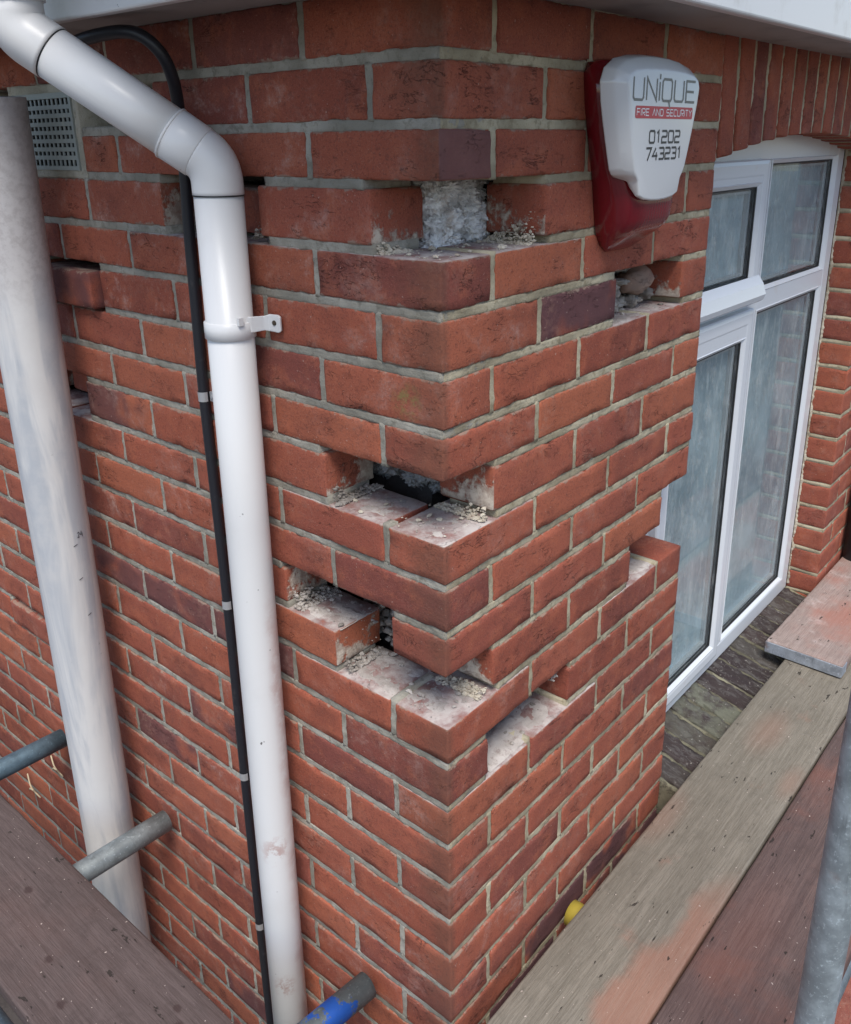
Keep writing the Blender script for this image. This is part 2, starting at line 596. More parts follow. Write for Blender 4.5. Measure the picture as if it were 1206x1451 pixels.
# ------------------------------------------------------------------ materials
M_BRICK = mat_brick('red_brick', edge=True)
M_BRICK_BURNT = mat_brick('burnt_end_brick', edge=True, burnt=True)
M_BRICK_UP = mat_brick('red_brick_upright')
M_BRICK_FAR = mat_brick('red_brick_joined', island=True)
M_MORT_L = mat_mortar('grey_mortar', (0.305, 0.285, 0.235), (0.39, 0.365, 0.31), (0.205, 0.187, 0.148))
M_MORT_R = mat_mortar('buff_mortar', (0.375, 0.325, 0.225), (0.475, 0.42, 0.30), (0.24, 0.20, 0.13))
M_MORT_C = mat_mortar('cream_mortar', (0.56, 0.50, 0.40), (0.64, 0.59, 0.49), (0.42, 0.34, 0.27))
M_RUBBLE = mat_mortar('grey_rubble', (0.30, 0.27, 0.24), (0.46, 0.42, 0.38), (0.20, 0.17, 0.15), 0.8)
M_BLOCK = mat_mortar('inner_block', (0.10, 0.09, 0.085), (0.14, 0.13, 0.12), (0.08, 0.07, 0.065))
M_WOOL = mat_mortar('mineral_wool', (0.88, 0.88, 0.88), (0.92, 0.92, 0.92), (0.62, 0.52, 0.45), 0.55)
M_WOOL_D = mat_mortar('dirty_wool', (0.36, 0.37, 0.385), (0.52, 0.54, 0.56), (0.13, 0.085, 0.075), 0.6)


# ------------------------------------------------------------------ ground
def mat_ground():
    a = Mat('concrete_ground')
    co = a.coord()
    n1 = a.noise(co, 1.2, 6, 0.6)
    n2 = a.noise(co, 40, 5, 0.7)
    col = a.mix(a.step(n1, 0.35, 0.65), (0.075, 0.062, 0.055), (0.11, 0.095, 0.085))
    col = a.mix(a.math('MULTIPLY', a.step(n2, 0.5, 0.7), 0.5), col, (0.045, 0.038, 0.034))
    return a.principled(col, 0.9, a.bump(n2, 0.6, 0.004))


GZ = -2.35
g = MB()
for i in range(-20, 20):
    for j in range(-20, 20):
        s = 3.0
        x0, y0 = i * s, j * s
        g.add([(x0, y0, GZ), (x0 + s, y0, GZ), (x0 + s, y0 + s, GZ), (x0, y0 + s, GZ)], [(0, 1, 2, 3)])
ground = g.build('ground', mat_ground())
tag(ground, kind='structure')

# block paving showing past the boards, laid over the ground
pv_v, pv_f = rbox(0.196, 0.096, 0.05, 0.006, (3, 2, 1), 0.0012, 0.0, 3.0)
paver_mesh = fix_normals(mesh_data('paver', pv_v, pv_f, M_BRICK))
paving = MB().box(0.85, 2.05, -0.95, -0.02, GZ + 0.004, GZ + 0.02).build('paving', M_MORT_L)
tag(paving, kind='structure')
for (px0, px1, py0, py1) in ((0.9, 2.0, -0.9, -0.1),):
    j = 0
    y = py0
    while y < py1:
        x = px0 + (0.1 if j % 2 else 0)
        while x < px1:
            o = bpy.data.objects.new('paver', paver_mesh)
            o.location = (x, y, GZ + 0.012 + random.uniform(-0.002, 0.002))
            o.rotation_euler = (random.uniform(-0.02, 0.02), random.uniform(-0.02, 0.02), random.uniform(-0.02, 0.02))
            o.color = (0.2, 0.4, 0.0, 1.0)
            COL.objects.link(o)
            attach(o, paving)
            x += 0.205
        y += 0.105
        j += 1

# ------------------------------------------------------------------ house
house = thing('brick_house', 'red brick house corner with bricks knocked out of its walls', 'house', (0, 0, GZ))
SR, SL = 0.9824, 1.0229
REND = 0.765                     # right end of the corner pier, start of the window
WEND = 1.82                      # right jamb of the window
DZ = {0: -0.0026, 1: -0.0019, 2: 0.0039, 3: -0.0015, 4: 0.0001, 5: -0.0016, 6: -0.002, 7: 0.002, 8: -0.0033, 9: 0.0007,
      10: 0.0012, 11: 0.0033, 12: 0.0019, 13: 0.002, 14: -0.0001, 15: 0.0014, 16: -0.0001, 17: 0.0018, 18: 0.002, 19: -0.0027}
KMIN, KMAX = -1, 30


def zj(k, side='L', s=0.0):
    z = -0.075 * k + DZ.get(k, 0.0)
    if k > 13:
        z -= 0.001 * (k - 13)
    if side == 'R':
        z += s * 0.0008 * max(0, min(k, 20))
    return z


walls = {}
bricks = []                       # dicts: parent key, mesh kind, matrix, colour
VENT = (0.800, 1.030)
LMAX = 2.95

# list every brick of the left face: (k, s0, s1)
left, right, corner, jamb = [], [], [], []
for k in range(KMIN, KMAX):
    even = k % 2 == 0
    p = [(107.5 if even else 220) + 225 * n for n in range(0, 14)]
    p = [q * SL / 1000 for q in p]
    for a, b in zip(p, p[1:]):
        left.append((k, a + 0.005, b - 0.005))
    pr = [((220 if even else 107.5) + 225 * n) * SR / 1000 for n in range(0, 4)]
    pr = [q for q in pr if q < REND - 0.05]
    for a, b in zip(pr, pr[1:] + [REND + 0.005]):
        right.append((k, a + 0.005, b - 0.005))
    corner.append((k, even))
    x0 = WEND
    seq = [0.2125] + [0.221] * 4 if even else [0.102] + [0.221] * 4 + [0.1105]
    for q in seq:
        jamb.append((k, x0, x0 + q - 0.009))
        x0 += q
missing_L = {(2, 1), (10, 0), (7, 3)}          # (course, index in course)
missing_R = {(4, 1), (10, 2), (11, 2), (13, 0)}
missing_C = {2, 7, 11}
gapsL, gapsR = [], []                          # (course, s0, s1) of what is gone, for the bed joints
present_L, present_R = [], []
cnt = {}
for k, a, b in left:
    i = cnt.get(k, 0); cnt[k] = i + 1
    if k in (0, 1) and b > VENT[0] - 0.006 and a < VENT[1] + 0.006:
        if k == 1 and a < 0.75:
            present_L.append((k, a, VENT[0] - 0.008, i))
        elif k == 1 and b > 1.10:
            present_L.append((k, VENT[1] + 0.012, b, i))
        continue
    if (k, i) in missing_L:
        gapsL.append((k, a - 0.004, b + 0.004))
        continue
    present_L.append((k, a, b, i))
cnt = {}
for k, a, b in right:
    i = cnt.get(k, 0); cnt[k] = i + 1
    if (k, i) in missing_R:
        gapsR.append((k, a - 0.004, b + 0.004))
        continue
    present_R.append((k, a, b, i))
for k in missing_C:
    if k % 2 == 0:
        gapsR.append((k, -0.01, 0.220 * SR)); gapsL.append((k, -0.01, 0.110))
    else:
        gapsL.append((k, -0.01, 0.2255)); gapsR.append((k, -0.01, 0.1065))


# ---- mortar
def joint_strip(mb, mapf, s0, s1, zf, half, seed, deep=0.09, step=0.005):
    """a strip of mortar: mapf(s, z, d) -> xyz, d = depth behind the brick face"""
    n = max(2, int(abs(s1 - s0) / step))
    rows = (-1.0, -0.62, -0.2, 0.25, 0.62, 1.0)
    base = len(mb.v)
    R = len(rows)
    for i in range(n + 1):
        s = s0 + (s1 - s0) * i / n
        zc, hh = zf(s), half
        for r in rows:
            z = zc + r * hh
            q = Vector((s * 1.0, z * 1.0, seed))
            d = 0.0013 + 0.0016 * noise.noise(q * 38) + 0.0014 * noise.noise(q * 120) + (0.0008 * (1 - r * r))
            if r in (-1.0, 1.0):
                d += 0.0022
            z += (0.0016 * noise.noise(q * 60 + Vector((4, 2, 1))) + 0.001 * noise.noise(q * 170)) * (1 if abs(r) > 0.5 else 0)
            mb.v.append(Vector(mapf(s, z, max(d, -0.0012))))
    for i in range(n):
        for r in range(R - 1):
            a = base + i * R + r
            mb.f.append((a, a + R, a + R + 1, a + 1))
    # sides going into the wall
    bb = len(mb.v)
    for i in (0, n):
        s = s0 + (s1 - s0) * i / n
        for r in (-1.0, 1.0):
            mb.v.append(Vector(mapf(s, zf(s) + r * half, deep)))
    L0, L1, H0, H1 = bb, bb + 1, bb + 2, bb + 3
    st = [base + r for r in range(R)]
    en = [base + n * R + r for r in range(R)]
    mb.f.append(tuple(st) + (L1, L0))
    mb.f.append(tuple(en[::-1]) + (H0, H1))
    mb.f.append(tuple(base + i * R for i in range(n, -1, -1)) + (L0, H0))
    mb.f.append(tuple(base + i * R + R - 1 for i in range(n + 1)) + (H1, L1))


def cut(s0, s1, gaps):
    out = [(s0, s1)]
    for a, b in gaps:
        nxt = []
        for u, w in out:
            if b <= u or a >= w:
                nxt.append((u, w)); continue
            if a > u: nxt.append((u, a))
            if b < w: nxt.append((b, w))
        out = nxt
    return [(u, w) for u, w in out if w - u > 0.012]


mapL = lambda s, z, d: (d, s, z)
mapR = lambda s, z, d: (s, d, z)
mL, mR, mJ = MB(), MB(), MB()
for k in range(KMIN, KMAX + 1):
    rj = random.Random(k * 7 + 1)
    gl = [(a - rj.uniform(0.004, 0.022) if a > 0 else a, b + rj.uniform(0.004, 0.022)) for kk, a, b in gapsL if kk in (k, k - 1)]
    gr = [(a - rj.uniform(0.004, 0.022) if a > 0 else a, b + rj.uniform(0.004, 0.022)) for kk, a, b in gapsR if kk in (k, k - 1)]
    if k in (0, 1, 2):
        gl.append((VENT[0] - 0.012, VENT[1] + 0.012))
    if k == 16:
        gl.append((1.262, 1.49))
    if k in (4, 5):
        gl.append((0.797, 1.034))
    if k == 0:
        gl.append((1.04, 1.16))
    for u, w in cut(0.0028, LMAX, gl):
        joint_strip(mL, mapL, u, w, lambda s: zj(k, 'L', s), 0.0080, k * 3.1)
    for u, w in cut(0.0062, REND - 0.0015, gr):
        joint_strip(mR, mapR, u, w, lambda s: zj(k, 'R', s), 0.0077, k * 2.3 + 9)
    joint_strip(mJ, mapR, WEND + 0.0015, WEND + 1.095, lambda s: zj(k, 'R', s), 0.0070, k * 2.3 + 19)


def perp(mb, mapf, s, k, side, seed, jog=0.0):
    z1, z0 = zj(k, side, s) - 0.004, zj(k + 1, side, s) + 0.004
    m2 = lambda a, b, d: mapf(b, a, d)
    joint_strip(mb, m2, z0, z1, lambda q: s + 0.0016 * noise.noise(Vector((q * 30, seed, 2))), 0.0072, seed, 0.02 if k == 8 else 0.09)


has = {(k, i): (a, b) for k, a, b, i in present_L}
for (k, i), (a, b) in has.items():
    prev_ok = (k, i - 1) in has or (i == 0 and k not in missing_C)
    if prev_ok and not (k == 4 and i in (3, 4)):
        perp(mL, mapL, a - 0.005, k, 'L', k * 7.7 + i)
hasr = {(k, i): (a, b) for k, a, b, i in present_R}
for (k, i), (a, b) in hasr.items():
    if (k, i - 1) in hasr or (i == 0 and k not in missing_C):
        perp(mR, mapR, a - 0.005, k, 'R', k * 5.1 + i + 40)
last = None
for k, a, b in jamb:
    if a > WEND + 0.01:
        perp(mJ, mapR, a - 0.0045, k, 'R', k * 3.3 + 80)
wall_L = mL.build('side_wall', M_MORT_L, house, True)
wall_R = mR.build('front_wall', M_MORT_R, house, True)
wall_J = mJ.build('jamb_wall', M_MORT_R, house, True)
walls = {'L': wall_L, 'R': wall_R, 'J': wall_J, 'C': wall_R}

# ---- brick meshes: a few worn variants of each format, shared by all bricks of that format
BM = {'stretcher': [], 'header': [], 'soldier': [], 'sill': []}
for q in range(9):
    BM['stretcher'].append(rbox(0.215, 0.1025, 0.065, 0.0031, (12, 3, 5), 0.0009, 0.0042, q + 1.0))
for q in range(4):
    BM['header'].append(rbox(0.1025, 0.1025, 0.065, 0.0031, (6, 4, 5), 0.0009, 0.0042, q + 21.0))
for q in range(4):
    BM['soldier'].append(rbox(0.0615, 0.1025, 0.215, 0.004, (3, 3, 9), 0.0008, 0.003, q + 41.0))
for q in range(5):
    BM['sill'].append(rbox(0.066, 0.17, 0.1, 0.006, (5, 16, 2), 0.0065, 0.012, q + 61.0))
BMESH = {kind: [fix_normals(mesh_data('brick', v, f, M_BRICK_UP if kind == 'soldier' else M_BRICK)) for v, f in lst] for kind, lst in BM.items()}
NOM = {'stretcher': (0.215, 0.1025, 0.065), 'header': (0.1025, 0.1025, 0.065)}
ROT_L = Matrix.Rotation(-math.pi / 2, 4, 'Z')


def add_brick(par, lo, hi, side, colr=(0.2, 0, 0, 1), push=0.0, rot=(0, 0, 0), mat=None):
    """lo, hi: corner points (along, depth, z) in the face's own frame"""
    size = [hi[i] - lo[i] for i in range(3)]
    c = [(hi[i] + lo[i]) / 2 for i in range(3)]
    kind = 'stretcher' if size[0] > 0.15 else 'header'
    nom = NOM[kind]
    S = Matrix.Diagonal((size[0] / nom[0], size[1] / nom[1], size[2] / nom[2], 1))
    j = random.gauss(0, 0.0007)
    c[1] += j + push
    R = Matrix.Rotation(random.gauss(0, 0.004) + rot[2], 4, 'Z') @ Matrix.Rotation(random.gauss(0, 0.005) + rot[1], 4, 'Y') @ Matrix.Rotation(random.gauss(0, 0.004) + rot[0], 4, 'X')
    if side == 'L':
        T = Matrix.Translation((c[1], c[0], c[2])) @ ROT_L
    else:
        T = Matrix.Translation((c[0], c[1], c[2]))
    Mx = T @ R @ S
    variant = random.randrange(len(BM[kind]))
    pts = [Vector((x, -nom[1] / 2, z)) for x in (-nom[0] / 2, nom[0] / 2) for z in (-nom[2] / 2, nom[2] / 2)]
    pr = [project(Mx @ q) for q in pts]
    score = 0.0
    if all(pr):
        inside = sum(1 for q in pr if -25 < q[0] < W_PX + 25 and -25 < q[1] < H_PX + 25)
        if inside:
            a, b, d = [Vector(pr[i][:2]) for i in (0, 1, 2)]
            u, w = b - a, d - a
            score = abs(u.x * w.y - u.y * w.x)
    bricks.append(dict(par=par, kind=kind, M=Mx, variant=variant, col=colr, score=score, mat=mat))


gap_list = gapsL + gapsR


def exposed(k, s0, s1, gaps):
    """is the bed of this brick laid open, are its ends?"""
    top = any(kk == k - 1 and a < s1 - 0.02 and b > s0 + 0.02 for kk, a, b in gaps)
    end = any(kk == k and (abs(a - s1) < 0.03 or abs(b - s0) < 0.03) for kk, a, b in gaps)
    return top, end


JT = 0.0057
random.seed(11)
for k, a, b, i in present_L:
    top, end = exposed(k, a, b, gapsL)
    lime = max(0.0, random.gauss(0.75 if k < 5 else 0.28, 0.25))
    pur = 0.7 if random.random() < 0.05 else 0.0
    push, rot = 0.0, (0, 0, 0)
    dz = 0.0
    if (k, i) == (4, 3):
        push, rot, dz, lime = -0.013, (0, 0, -0.02), -0.0055, 0.1
    if k == 16 and 1.2 < a < 1.35:
        push, dz = -0.004, -0.003
    sm = (a + b) / 2
    add_brick('L', (a, 0, zj(k + 1, 'L', sm) + JT + dz), (b, 0.1025, zj(k, 'L', sm) - JT + dz), 'L',
              (lime, pur, 1.0 if top else 0.0, 0.0 if end else 1.0), push, rot)
for k, a, b, i in present_R:
    top, end = exposed(k, a, b, gapsR)
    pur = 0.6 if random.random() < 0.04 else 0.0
    if k >= 20: pur = 0.9  # purple paints the shade beside the board into the lowest courses
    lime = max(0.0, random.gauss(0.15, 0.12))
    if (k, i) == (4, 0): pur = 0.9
    sm = (a + b) / 2
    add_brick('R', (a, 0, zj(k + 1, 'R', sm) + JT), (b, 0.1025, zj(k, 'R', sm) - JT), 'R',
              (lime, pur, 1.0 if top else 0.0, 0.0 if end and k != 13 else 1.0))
for k, even in corner:
    if k in missing_C:
        continue
    top, end = exposed(k, 0, 0.22, gapsL + gapsR)
    z0, z1 = zj(k + 1) + JT, zj(k) - JT
    lime = max(0, random.gauss(0.3, 0.2))
    pur = 0.8 if k == -99 else 0.0
    colr = (lime, pur, 1.0 if top else 0.0, 1.0)
    if even:
        add_brick('R', (0, 0, z0), (0.220 * SR - 0.005, 0.105, z1), 'R', colr)
    else:
        add_brick('L', (0, 0, z0), (0.220 * SL - 0.005, 0.1006, z1), 'L', colr, mat=M_BRICK_BURNT if k == 1 else None)
for k, a, b in jamb:
    add_brick('J', (a, 0, zj(k + 1, 'R', a) + JT), (b, 0.1025, zj(k, 'R', a) - JT), 'R', (0.15, 0.0, 0.0, 0.55 if a < WEND + 0.01 else 1.0))
# bricks of the inner skin of broken stubs left deep in two of the pockets
add_brick('L', (0.362, 0.045, zj(3) + 0.003), (0.545, 0.14, zj(2) - 0.012), 'L', (0.8, 0.5, 1.0, 0.0), 0.0, (0.0, 0.06, 0.1))
add_brick('L', (0.93, 0.085, zj(8) + 0.003), (1.13, 0.16, zj(7) - 0.012), 'L', (0.2, 0.3, 0.0, 0.0))
# wall below the window sill
for k in range(21, KMAX):
    for q in range(5):
        a = REND + 0.011 + q * 0.2115
        add_brick('J', (a, 0.004, zj(k + 1) + JT + 0.012), (a + 0.2015, 0.1025, zj(k) - JT + 0.012), 'R', (0.2, 0, 0, 1))

bricks.sort(key=lambda d: -d['score'])
LIMIT = 262
rest = MB()
for n, d in enumerate(bricks):
    if n < LIMIT and d['score'] > 25:
        o = bpy.data.objects.new('brick', BMESH[d['kind']][d['variant']])
        COL.objects.link(o)
        o.matrix_basis = d['M']
        o.color = d['col']
        if d['mat']:
            o.material_slots[0].link = 'OBJECT'
            o.material_slots[0].material = d['mat']
        attach(o, walls[d['par']])
    else:
        v, f = BM[d['kind']][d['variant']]
        rest.add([d['M'] @ Vector(q) for q in v], f)
o = rest.build('brick', M_BRICK_FAR, house, True)
tag(o, kind='stuff')

# ---- the arch of bricks on end over the window
ARC0, ARCR = -0.137, 0.045


def arch_z(x):
    return ARC0 + ARCR * (1 - ((x - 1.2925) / 0.5275) ** 2)


am = MB()
NA = 15
pitch = (WEND - REND) / NA
m2 = lambda a, b, d: (b, d, a)
for i in range(NA + 1):
    x = REND + 0.0005 + pitch * i
    joint_strip(am, m2, arch_z(min(max(x, REND), WEND)) + 0.002, 0.075, lambda q, x=x: x + 0.002 * noise.noise(Vector((q * 22, x * 40, 1))), 0.0062, 100 + i)
arch = am.build('window_arch', M_MORT_R, house, True)
for i in range(NA):
    x = REND + pitch * (i + 0.5)
    z0 = arch_z(x)
    o = bpy.data.objects.new('arch_brick', BMESH['soldier'][i % 4])
    COL.objects.link(o)
    sl = math.atan(-2 * ARCR * (x - 1.2925) / 0.5275 ** 2)
    o.matrix_basis = Matrix.Translation((x, 0.05125 + random.gauss(0, 0.0007), z0 + 0.1085)) @ Matrix(((1, 0, 0, 0), (0, 1, 0, 0), (math.tan(sl), 0, 1, 0), (0, 0, 0, 1))) @ Matrix.Rotation(random.gauss(0, 0.004), 4, 'Y') @ Matrix.Diagonal(((pitch - 0.0095) / 0.0615, 1, 1, 1))
    o.color = (0.12, 0.3 if i in (3, 9) else 0.0, 0.0, 1.0)
    attach(o, arch)

# ---- inner skin, cavity, floor of the eaves
iw = MB()
iw.box(0.165, 3.0, 0.30, 0.42, GZ, 0.066)          # front inner skin (behind the window the room)
iw.box(0.165, 0.265, 0.165, 3.0, GZ, 0.066)        # side inner skin
iw.box(0.267, 0.735, 0.165, 0.298, GZ, 0.066)
iw.box(1.90, 3.0, 0.165, 0.298, GZ, 0.066)
iw.box(0.735, 1.90, 0.165, 0.298, GZ, -1.56)
iw.box(0.735, 1.90, 0.165, 0.298, 0.0, 0.066)
iw.box(2.92, 3.0, 0.0, 0.1, GZ, 0.066)
iw.box(0.0, 0.1, 2.955, 3.0, GZ, 0.066)
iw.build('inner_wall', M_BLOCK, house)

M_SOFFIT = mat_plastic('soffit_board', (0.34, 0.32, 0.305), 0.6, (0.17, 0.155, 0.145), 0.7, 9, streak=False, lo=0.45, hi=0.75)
M_UPVC_D = mat_plastic('weathered_white_trim', (0.71, 0.715, 0.715), 0.3, (0.45, 0.42, 0.38), 0.4, 11)
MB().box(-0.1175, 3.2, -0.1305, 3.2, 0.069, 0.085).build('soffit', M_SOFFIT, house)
fa = MB()
fa.box(-0.150, 3.2, -0.149, -0.131, 0.062, 0.23)
fa.box(-0.136, -0.118, -0.1285, 3.2, 0.062, 0.23)
o = fa.build('fascia', M_UPVC_D, house)
bv = o.modifiers.new('bevel', 'BEVEL'); bv.width = 0.004; bv.segments = 3


def gutter(axis_pts, along):
    v, f = [], []
    n = 14
    prof = []
    for i in range(n + 1):
        w = math.pi + math.pi * i / n
        prof.append((0.056 * math.cos(w), 0.056 * math.sin(w)))
    prof += [(0.060, 0.0), (0.060, 0.006), (0.053, 0.006)]
    prof += [(0.053 * math.cos(math.pi + math.pi * i / n), 0.053 * math.sin(math.pi + math.pi * i / n)) for i in range(n, -1, -1)]
    prof += [(-0.053, 0.006), (-0.060, 0.006), (-0.060, 0.0)]
    P = len(prof)
    for e in axis_pts:
        for a, b in prof:
            v.append((e[0] + (a if along == 'y' else 0), e[1] + (a if along == 'x' else 0), e[2] + b))
    for i in range(P):
        f.append((i, (i + 1) % P, P + (i + 1) % P, P + i))
    return v, f


gm = MB()
gm.add(*gutter([(-0.199, -0.1, 0.20), (-0.199, 3.2, 0.20)], 'y'))
gm.build('gutter', M_UPVC_D, house, True)
# roof over the eaves
M_TILE = mat_mortar('roof_tile', (0.10, 0.075, 0.065), (0.14, 0.10, 0.085), (0.08, 0.06, 0.055))
rm = MB()
rm.add([(-0.15, -0.16, 0.235), (3.3, -0.16, 0.235), (3.3, 3.3, 2.4), (-0.15, -0.16, 0.265), (3.3, -0.16, 0.265), (3.3, 3.3, 2.43)],
       [(0, 2, 1), (3, 4, 5), (0, 1, 4, 3), (1, 2, 5, 4), (2, 0, 3, 5)])
rm.add([(-0.15, -0.16, 0.235), (-0.15, 3.3, 0.235), (3.3, 3.3, 2.4), (-0.15, -0.16, 0.265), (-0.15, 3.3, 0.265), (3.3, 3.3, 2.43)],
       [(0, 1, 2), (3, 5, 4), (0, 3, 4, 1), (1, 4, 5, 2), (2, 5, 3, 0)])
rm.build('roof', M_TILE, house)

# ---- torn mortar and rubble in the pockets
def pile(o, ex, ey, ez, n, mat, parent, seed, lo=0.0006, hi=0.0042):
    """a wedge of torn mortar clinging to the end of a brick"""
    rg = random.Random(seed)
    mb = MB()
    o, ex, ey, ez = Vector(o), Vector(ex), Vector(ey), Vector(ez)
    for q in range(int(n * 1.7)):
        u, v_, w = rg.random(), rg.random(), rg.random()
        top = max(0.0, (1 - u) ** 2 * (1 - v_) ** 0.8 * (0.75 + 0.5 * noise.noise(Vector((v_ * 6, seed, 0)))))
        p = o + ex * u + ey * v_ + ez * (w * top)
        r = lo + (hi - lo) * rg.random() ** 3
        mb.add(*lump(p, (r * rg.uniform(0.7, 1.4), r * rg.uniform(0.7, 1.4), r * rg.uniform(0.5, 1.0)), q + seed, 0.75, 1, 2.2))
    o_ = mb.build('mortar_remnant', mat, parent, False)
    tag(o_, kind='stuff')


pile((0.2128, 0.010, -0.232), (-0.016, 0, 0), (0, 0.085, 0), (0, 0, 0.062), 330, M_MORT_C, wall_R, 1)
pile((0.008, 0.1125, -0.232), (0, -0.012, 0), (0.055, 0, 0), (0, 0, 0.024), 180, M_MORT_C, wall_L, 2)
pile((0.006, 0.2235, -0.606), (0, -0.012, 0), (0.095, 0, 0), (0, 0, 0.040), 260, M_RUBBLE, wall_L, 3)
pile((0.1038, 0.006, -0.606), (-0.012, 0, 0), (0, 0.09, 0), (0, 0, 0.030), 240, M_MORT_C, wall_R, 4)
pile((0.008, 0.2235, -0.901), (0, -0.014, 0), (0.09, 0, 0), (0, 0, 0.030), 230, M_RUBBLE, wall_L, 5)
pile((0.1038, 0.006, -0.901), (-0.022, 0, 0), (0, 0.09, 0), (0, 0, 0.016), 240, M_MORT_C, wall_R, 6)
pile((0.008, 0.3385, -0.826), (0, -0.022, 0), (0.09, 0, 0), (0, 0, 0.055), 300, M_RUBBLE, wall_L, 7)
pile((0.006, 0.345, -0.226), (0, 0.02, 0), (0.05, 0, 0), (0, 0, 0.05), 160, M_RUBBLE, wall_L, 8)
pile((0.318, 0.012, -0.985), (-0.02, 0, 0), (0, 0.08, 0), (0, 0, 0.012), 140, M_RUBBLE, wall_R, 9)
def bed(x0, x1, y0, y1, z, seed, mat, parent, amp=0.0035, bias=0.0):
    """torn mortar bed left on a ledge: a lumpy skin that breaks off where it dips under the brick"""
    nx, ny = max(8, int((x1 - x0) / 0.0035)), max(8, int((y1 - y0) / 0.0035))
    mb = MB()
    for i in range(nx + 1):
        for j in range(ny + 1):
            x, y = x0 + (x1 - x0) * i / nx, y0 + (y1 - y0) * j / ny
            h = amp * (noise.noise(Vector((x * 28, y * 28, seed))) + 0.5 * noise.noise(Vector((x * 75, y * 75, seed))) + 0.35 * noise.noise(Vector((x * 210, y * 210, seed)))) + bias
            e = min(x - x0, x1 - x, y - y0, y1 - y)
            h -= 0.003 * max(0.0, 1 - e / 0.012)
            mb.v.append(Vector((x, y, z + max(h, -0.002))))
    for i in range(nx):
        for j in range(ny):
            a = i * (ny + 1) + j
            mb.f.append((a, a + ny + 1, a + ny + 2, a + 1))
    mb.build('mortar_bed', mat, parent, True)


M_BED = mat_mortar('torn_bed', (0.42, 0.375, 0.345), (0.52, 0.475, 0.44), (0.30, 0.235, 0.215))
bed(0.014, 0.100, 0.010, 0.112, zj(3) - JT, 1.0, M_BED, wall_L, bias=-0.0008)
bed(0.100, 0.206, 0.010, 0.100, zj(3) - JT, 2.0, M_BED, wall_R, bias=-0.0006)
bed(0.012, 0.100, 0.118, 0.222, zj(8) - JT, 3.0, M_BED, wall_L, bias=0.0000)
bed(0.016, 0.100, 0.010, 0.104, zj(8) - JT, 4.0, M_BED, wall_R, bias=-0.0010)
bed(0.012, 0.100, 0.118, 0.222, zj(12) - JT, 5.0, M_BED, wall_L, bias=0.0006)
bed(0.014, 0.100, 0.008, 0.118, zj(12) - JT, 6.0, M_BED, wall_R, bias=-0.0004)
bed(0.010, 0.100, 0.228, 0.336, zj(11) - JT, 7.0, M_BED, wall_L, bias=0.0002)
bed(0.112, 0.320, 0.005, 0.102, zj(14, 'R', 0.2) - JT, 8.0, M_BED, wall_R, amp=0.003, bias=0.0022)
bed(0.444, 0.655, 0.005, 0.060, zj(5, 'R', 0.55) - JT, 9.0, M_BED, wall_R, bias=0.0)
bed(0.556, 0.66, 0.006, 0.100, zj(12, 'R', 0.6) - JT, 10.0, M_BED, wall_R, bias=0.0006)

mp = MB()
for q in range(60):
    t = 0.45 + 0.2 * random.random()
    mp.add(*lump((t, 0.07 + random.uniform(-0.012, 0.012), -0.372 + 0.064 * random.random()), (random.uniform(0.004, 0.02), 0.018, random.uniform(0.004, 0.014)), q * 1.7, 0.5, 3))

tag(mp.build('rubble', M_RUBBLE, wall_R, True), kind='stuff')
o = MB().add(*lump((0.592, 0.055, -0.33), (0.040, 0.028, 0.026), 33.3, 0.25)).build('brick_chunk', M_BRICK, wall_R, True)
o.color = (0.0, 0.9, 0.0, 1.0)

wo_ = MB()
random.seed(21)
for q in range(60):
    wo_.add(*lump((0.126 + 0.12 * random.random(), 0.124 + 0.05 * random.random(), -0.236 + 0.088 * random.random()),
                  (0.021, 0.021, 0.017), q * 2.9 + 50, 0.6, 5, 3.2))
rg = random.Random(77)
for q in range(900):
    c = Vector((0.108 + 0.15 * rg.random(), 0.106 + 0.05 * rg.random(), -0.236 + 0.088 * rg.random()))
    if c.x > 0.13:
        c.y = 0.103 + 0.02 * rg.random()
    d = Vector((rg.gauss(0, 1), rg.gauss(0, 1), rg.gauss(0, 1))).normalized() * rg.uniform(0.004, 0.010)
    e = Vector((rg.gauss(0, 1), rg.gauss(0, 1), rg.gauss(0, 1))).normalized() * 0.003
    wo_.add(*tube([c - d, c + e, c + d], 0.00035, 3, False))
wo_.build('insulation', M_WOOL, house, True)
wo_ = MB()
for q in range(46):
    r = random.uniform(0.010, 0.020)
    wo_.add(*lump((0.122 + 0.06 * random.random(), 0.118 + 0.15 * random.random(), -0.61 + 0.075 * random.random()),
                  (r, r, r * 0.8), q * 2.1 + 90, 0.6, 4, 3.0))
wo_.build('insulation', M_WOOL_D, house, True)
wo_ = MB()
for q in range(150):
    w = random.random()
    r = random.uniform(0.003, 0.010)
    wo_.add(*lump((0.108 + 0.04 * random.random(), 0.15 + 0.14 * random.random(), -0.90 + 0.075 * w),
                  (r, r, r * 0.8), q * 2.1 + 130, 0.5, 2, 2.0))
tag(wo_.build('cavity_rubble', M_RUBBLE, house, True), kind='stuff')

# crumbs on the laid open beds
def crumbs(name, x0, x1, y0, y1, z, n, mat, label, seed, big=0.007):
    rg = random.Random(seed)
    mb = MB()
    for q in range(n):
        s = rg.uniform(0.0005, 0.0015) if rg.random() < 0.88 else rg.uniform(0.0025, big)
        c = (rg.uniform(x0, x1), rg.uniform(y0, y1), z + s * 0.45)
        mb.add(*lump(c, (s * rg.uniform(0.8, 1.5), s * rg.uniform(0.8, 1.5), s * 0.6), q + seed, 0.75, 1, 2.2))
    o = mb.build(name, mat, None, False)
    tag(o, label, 'debris', None, 'stuff')


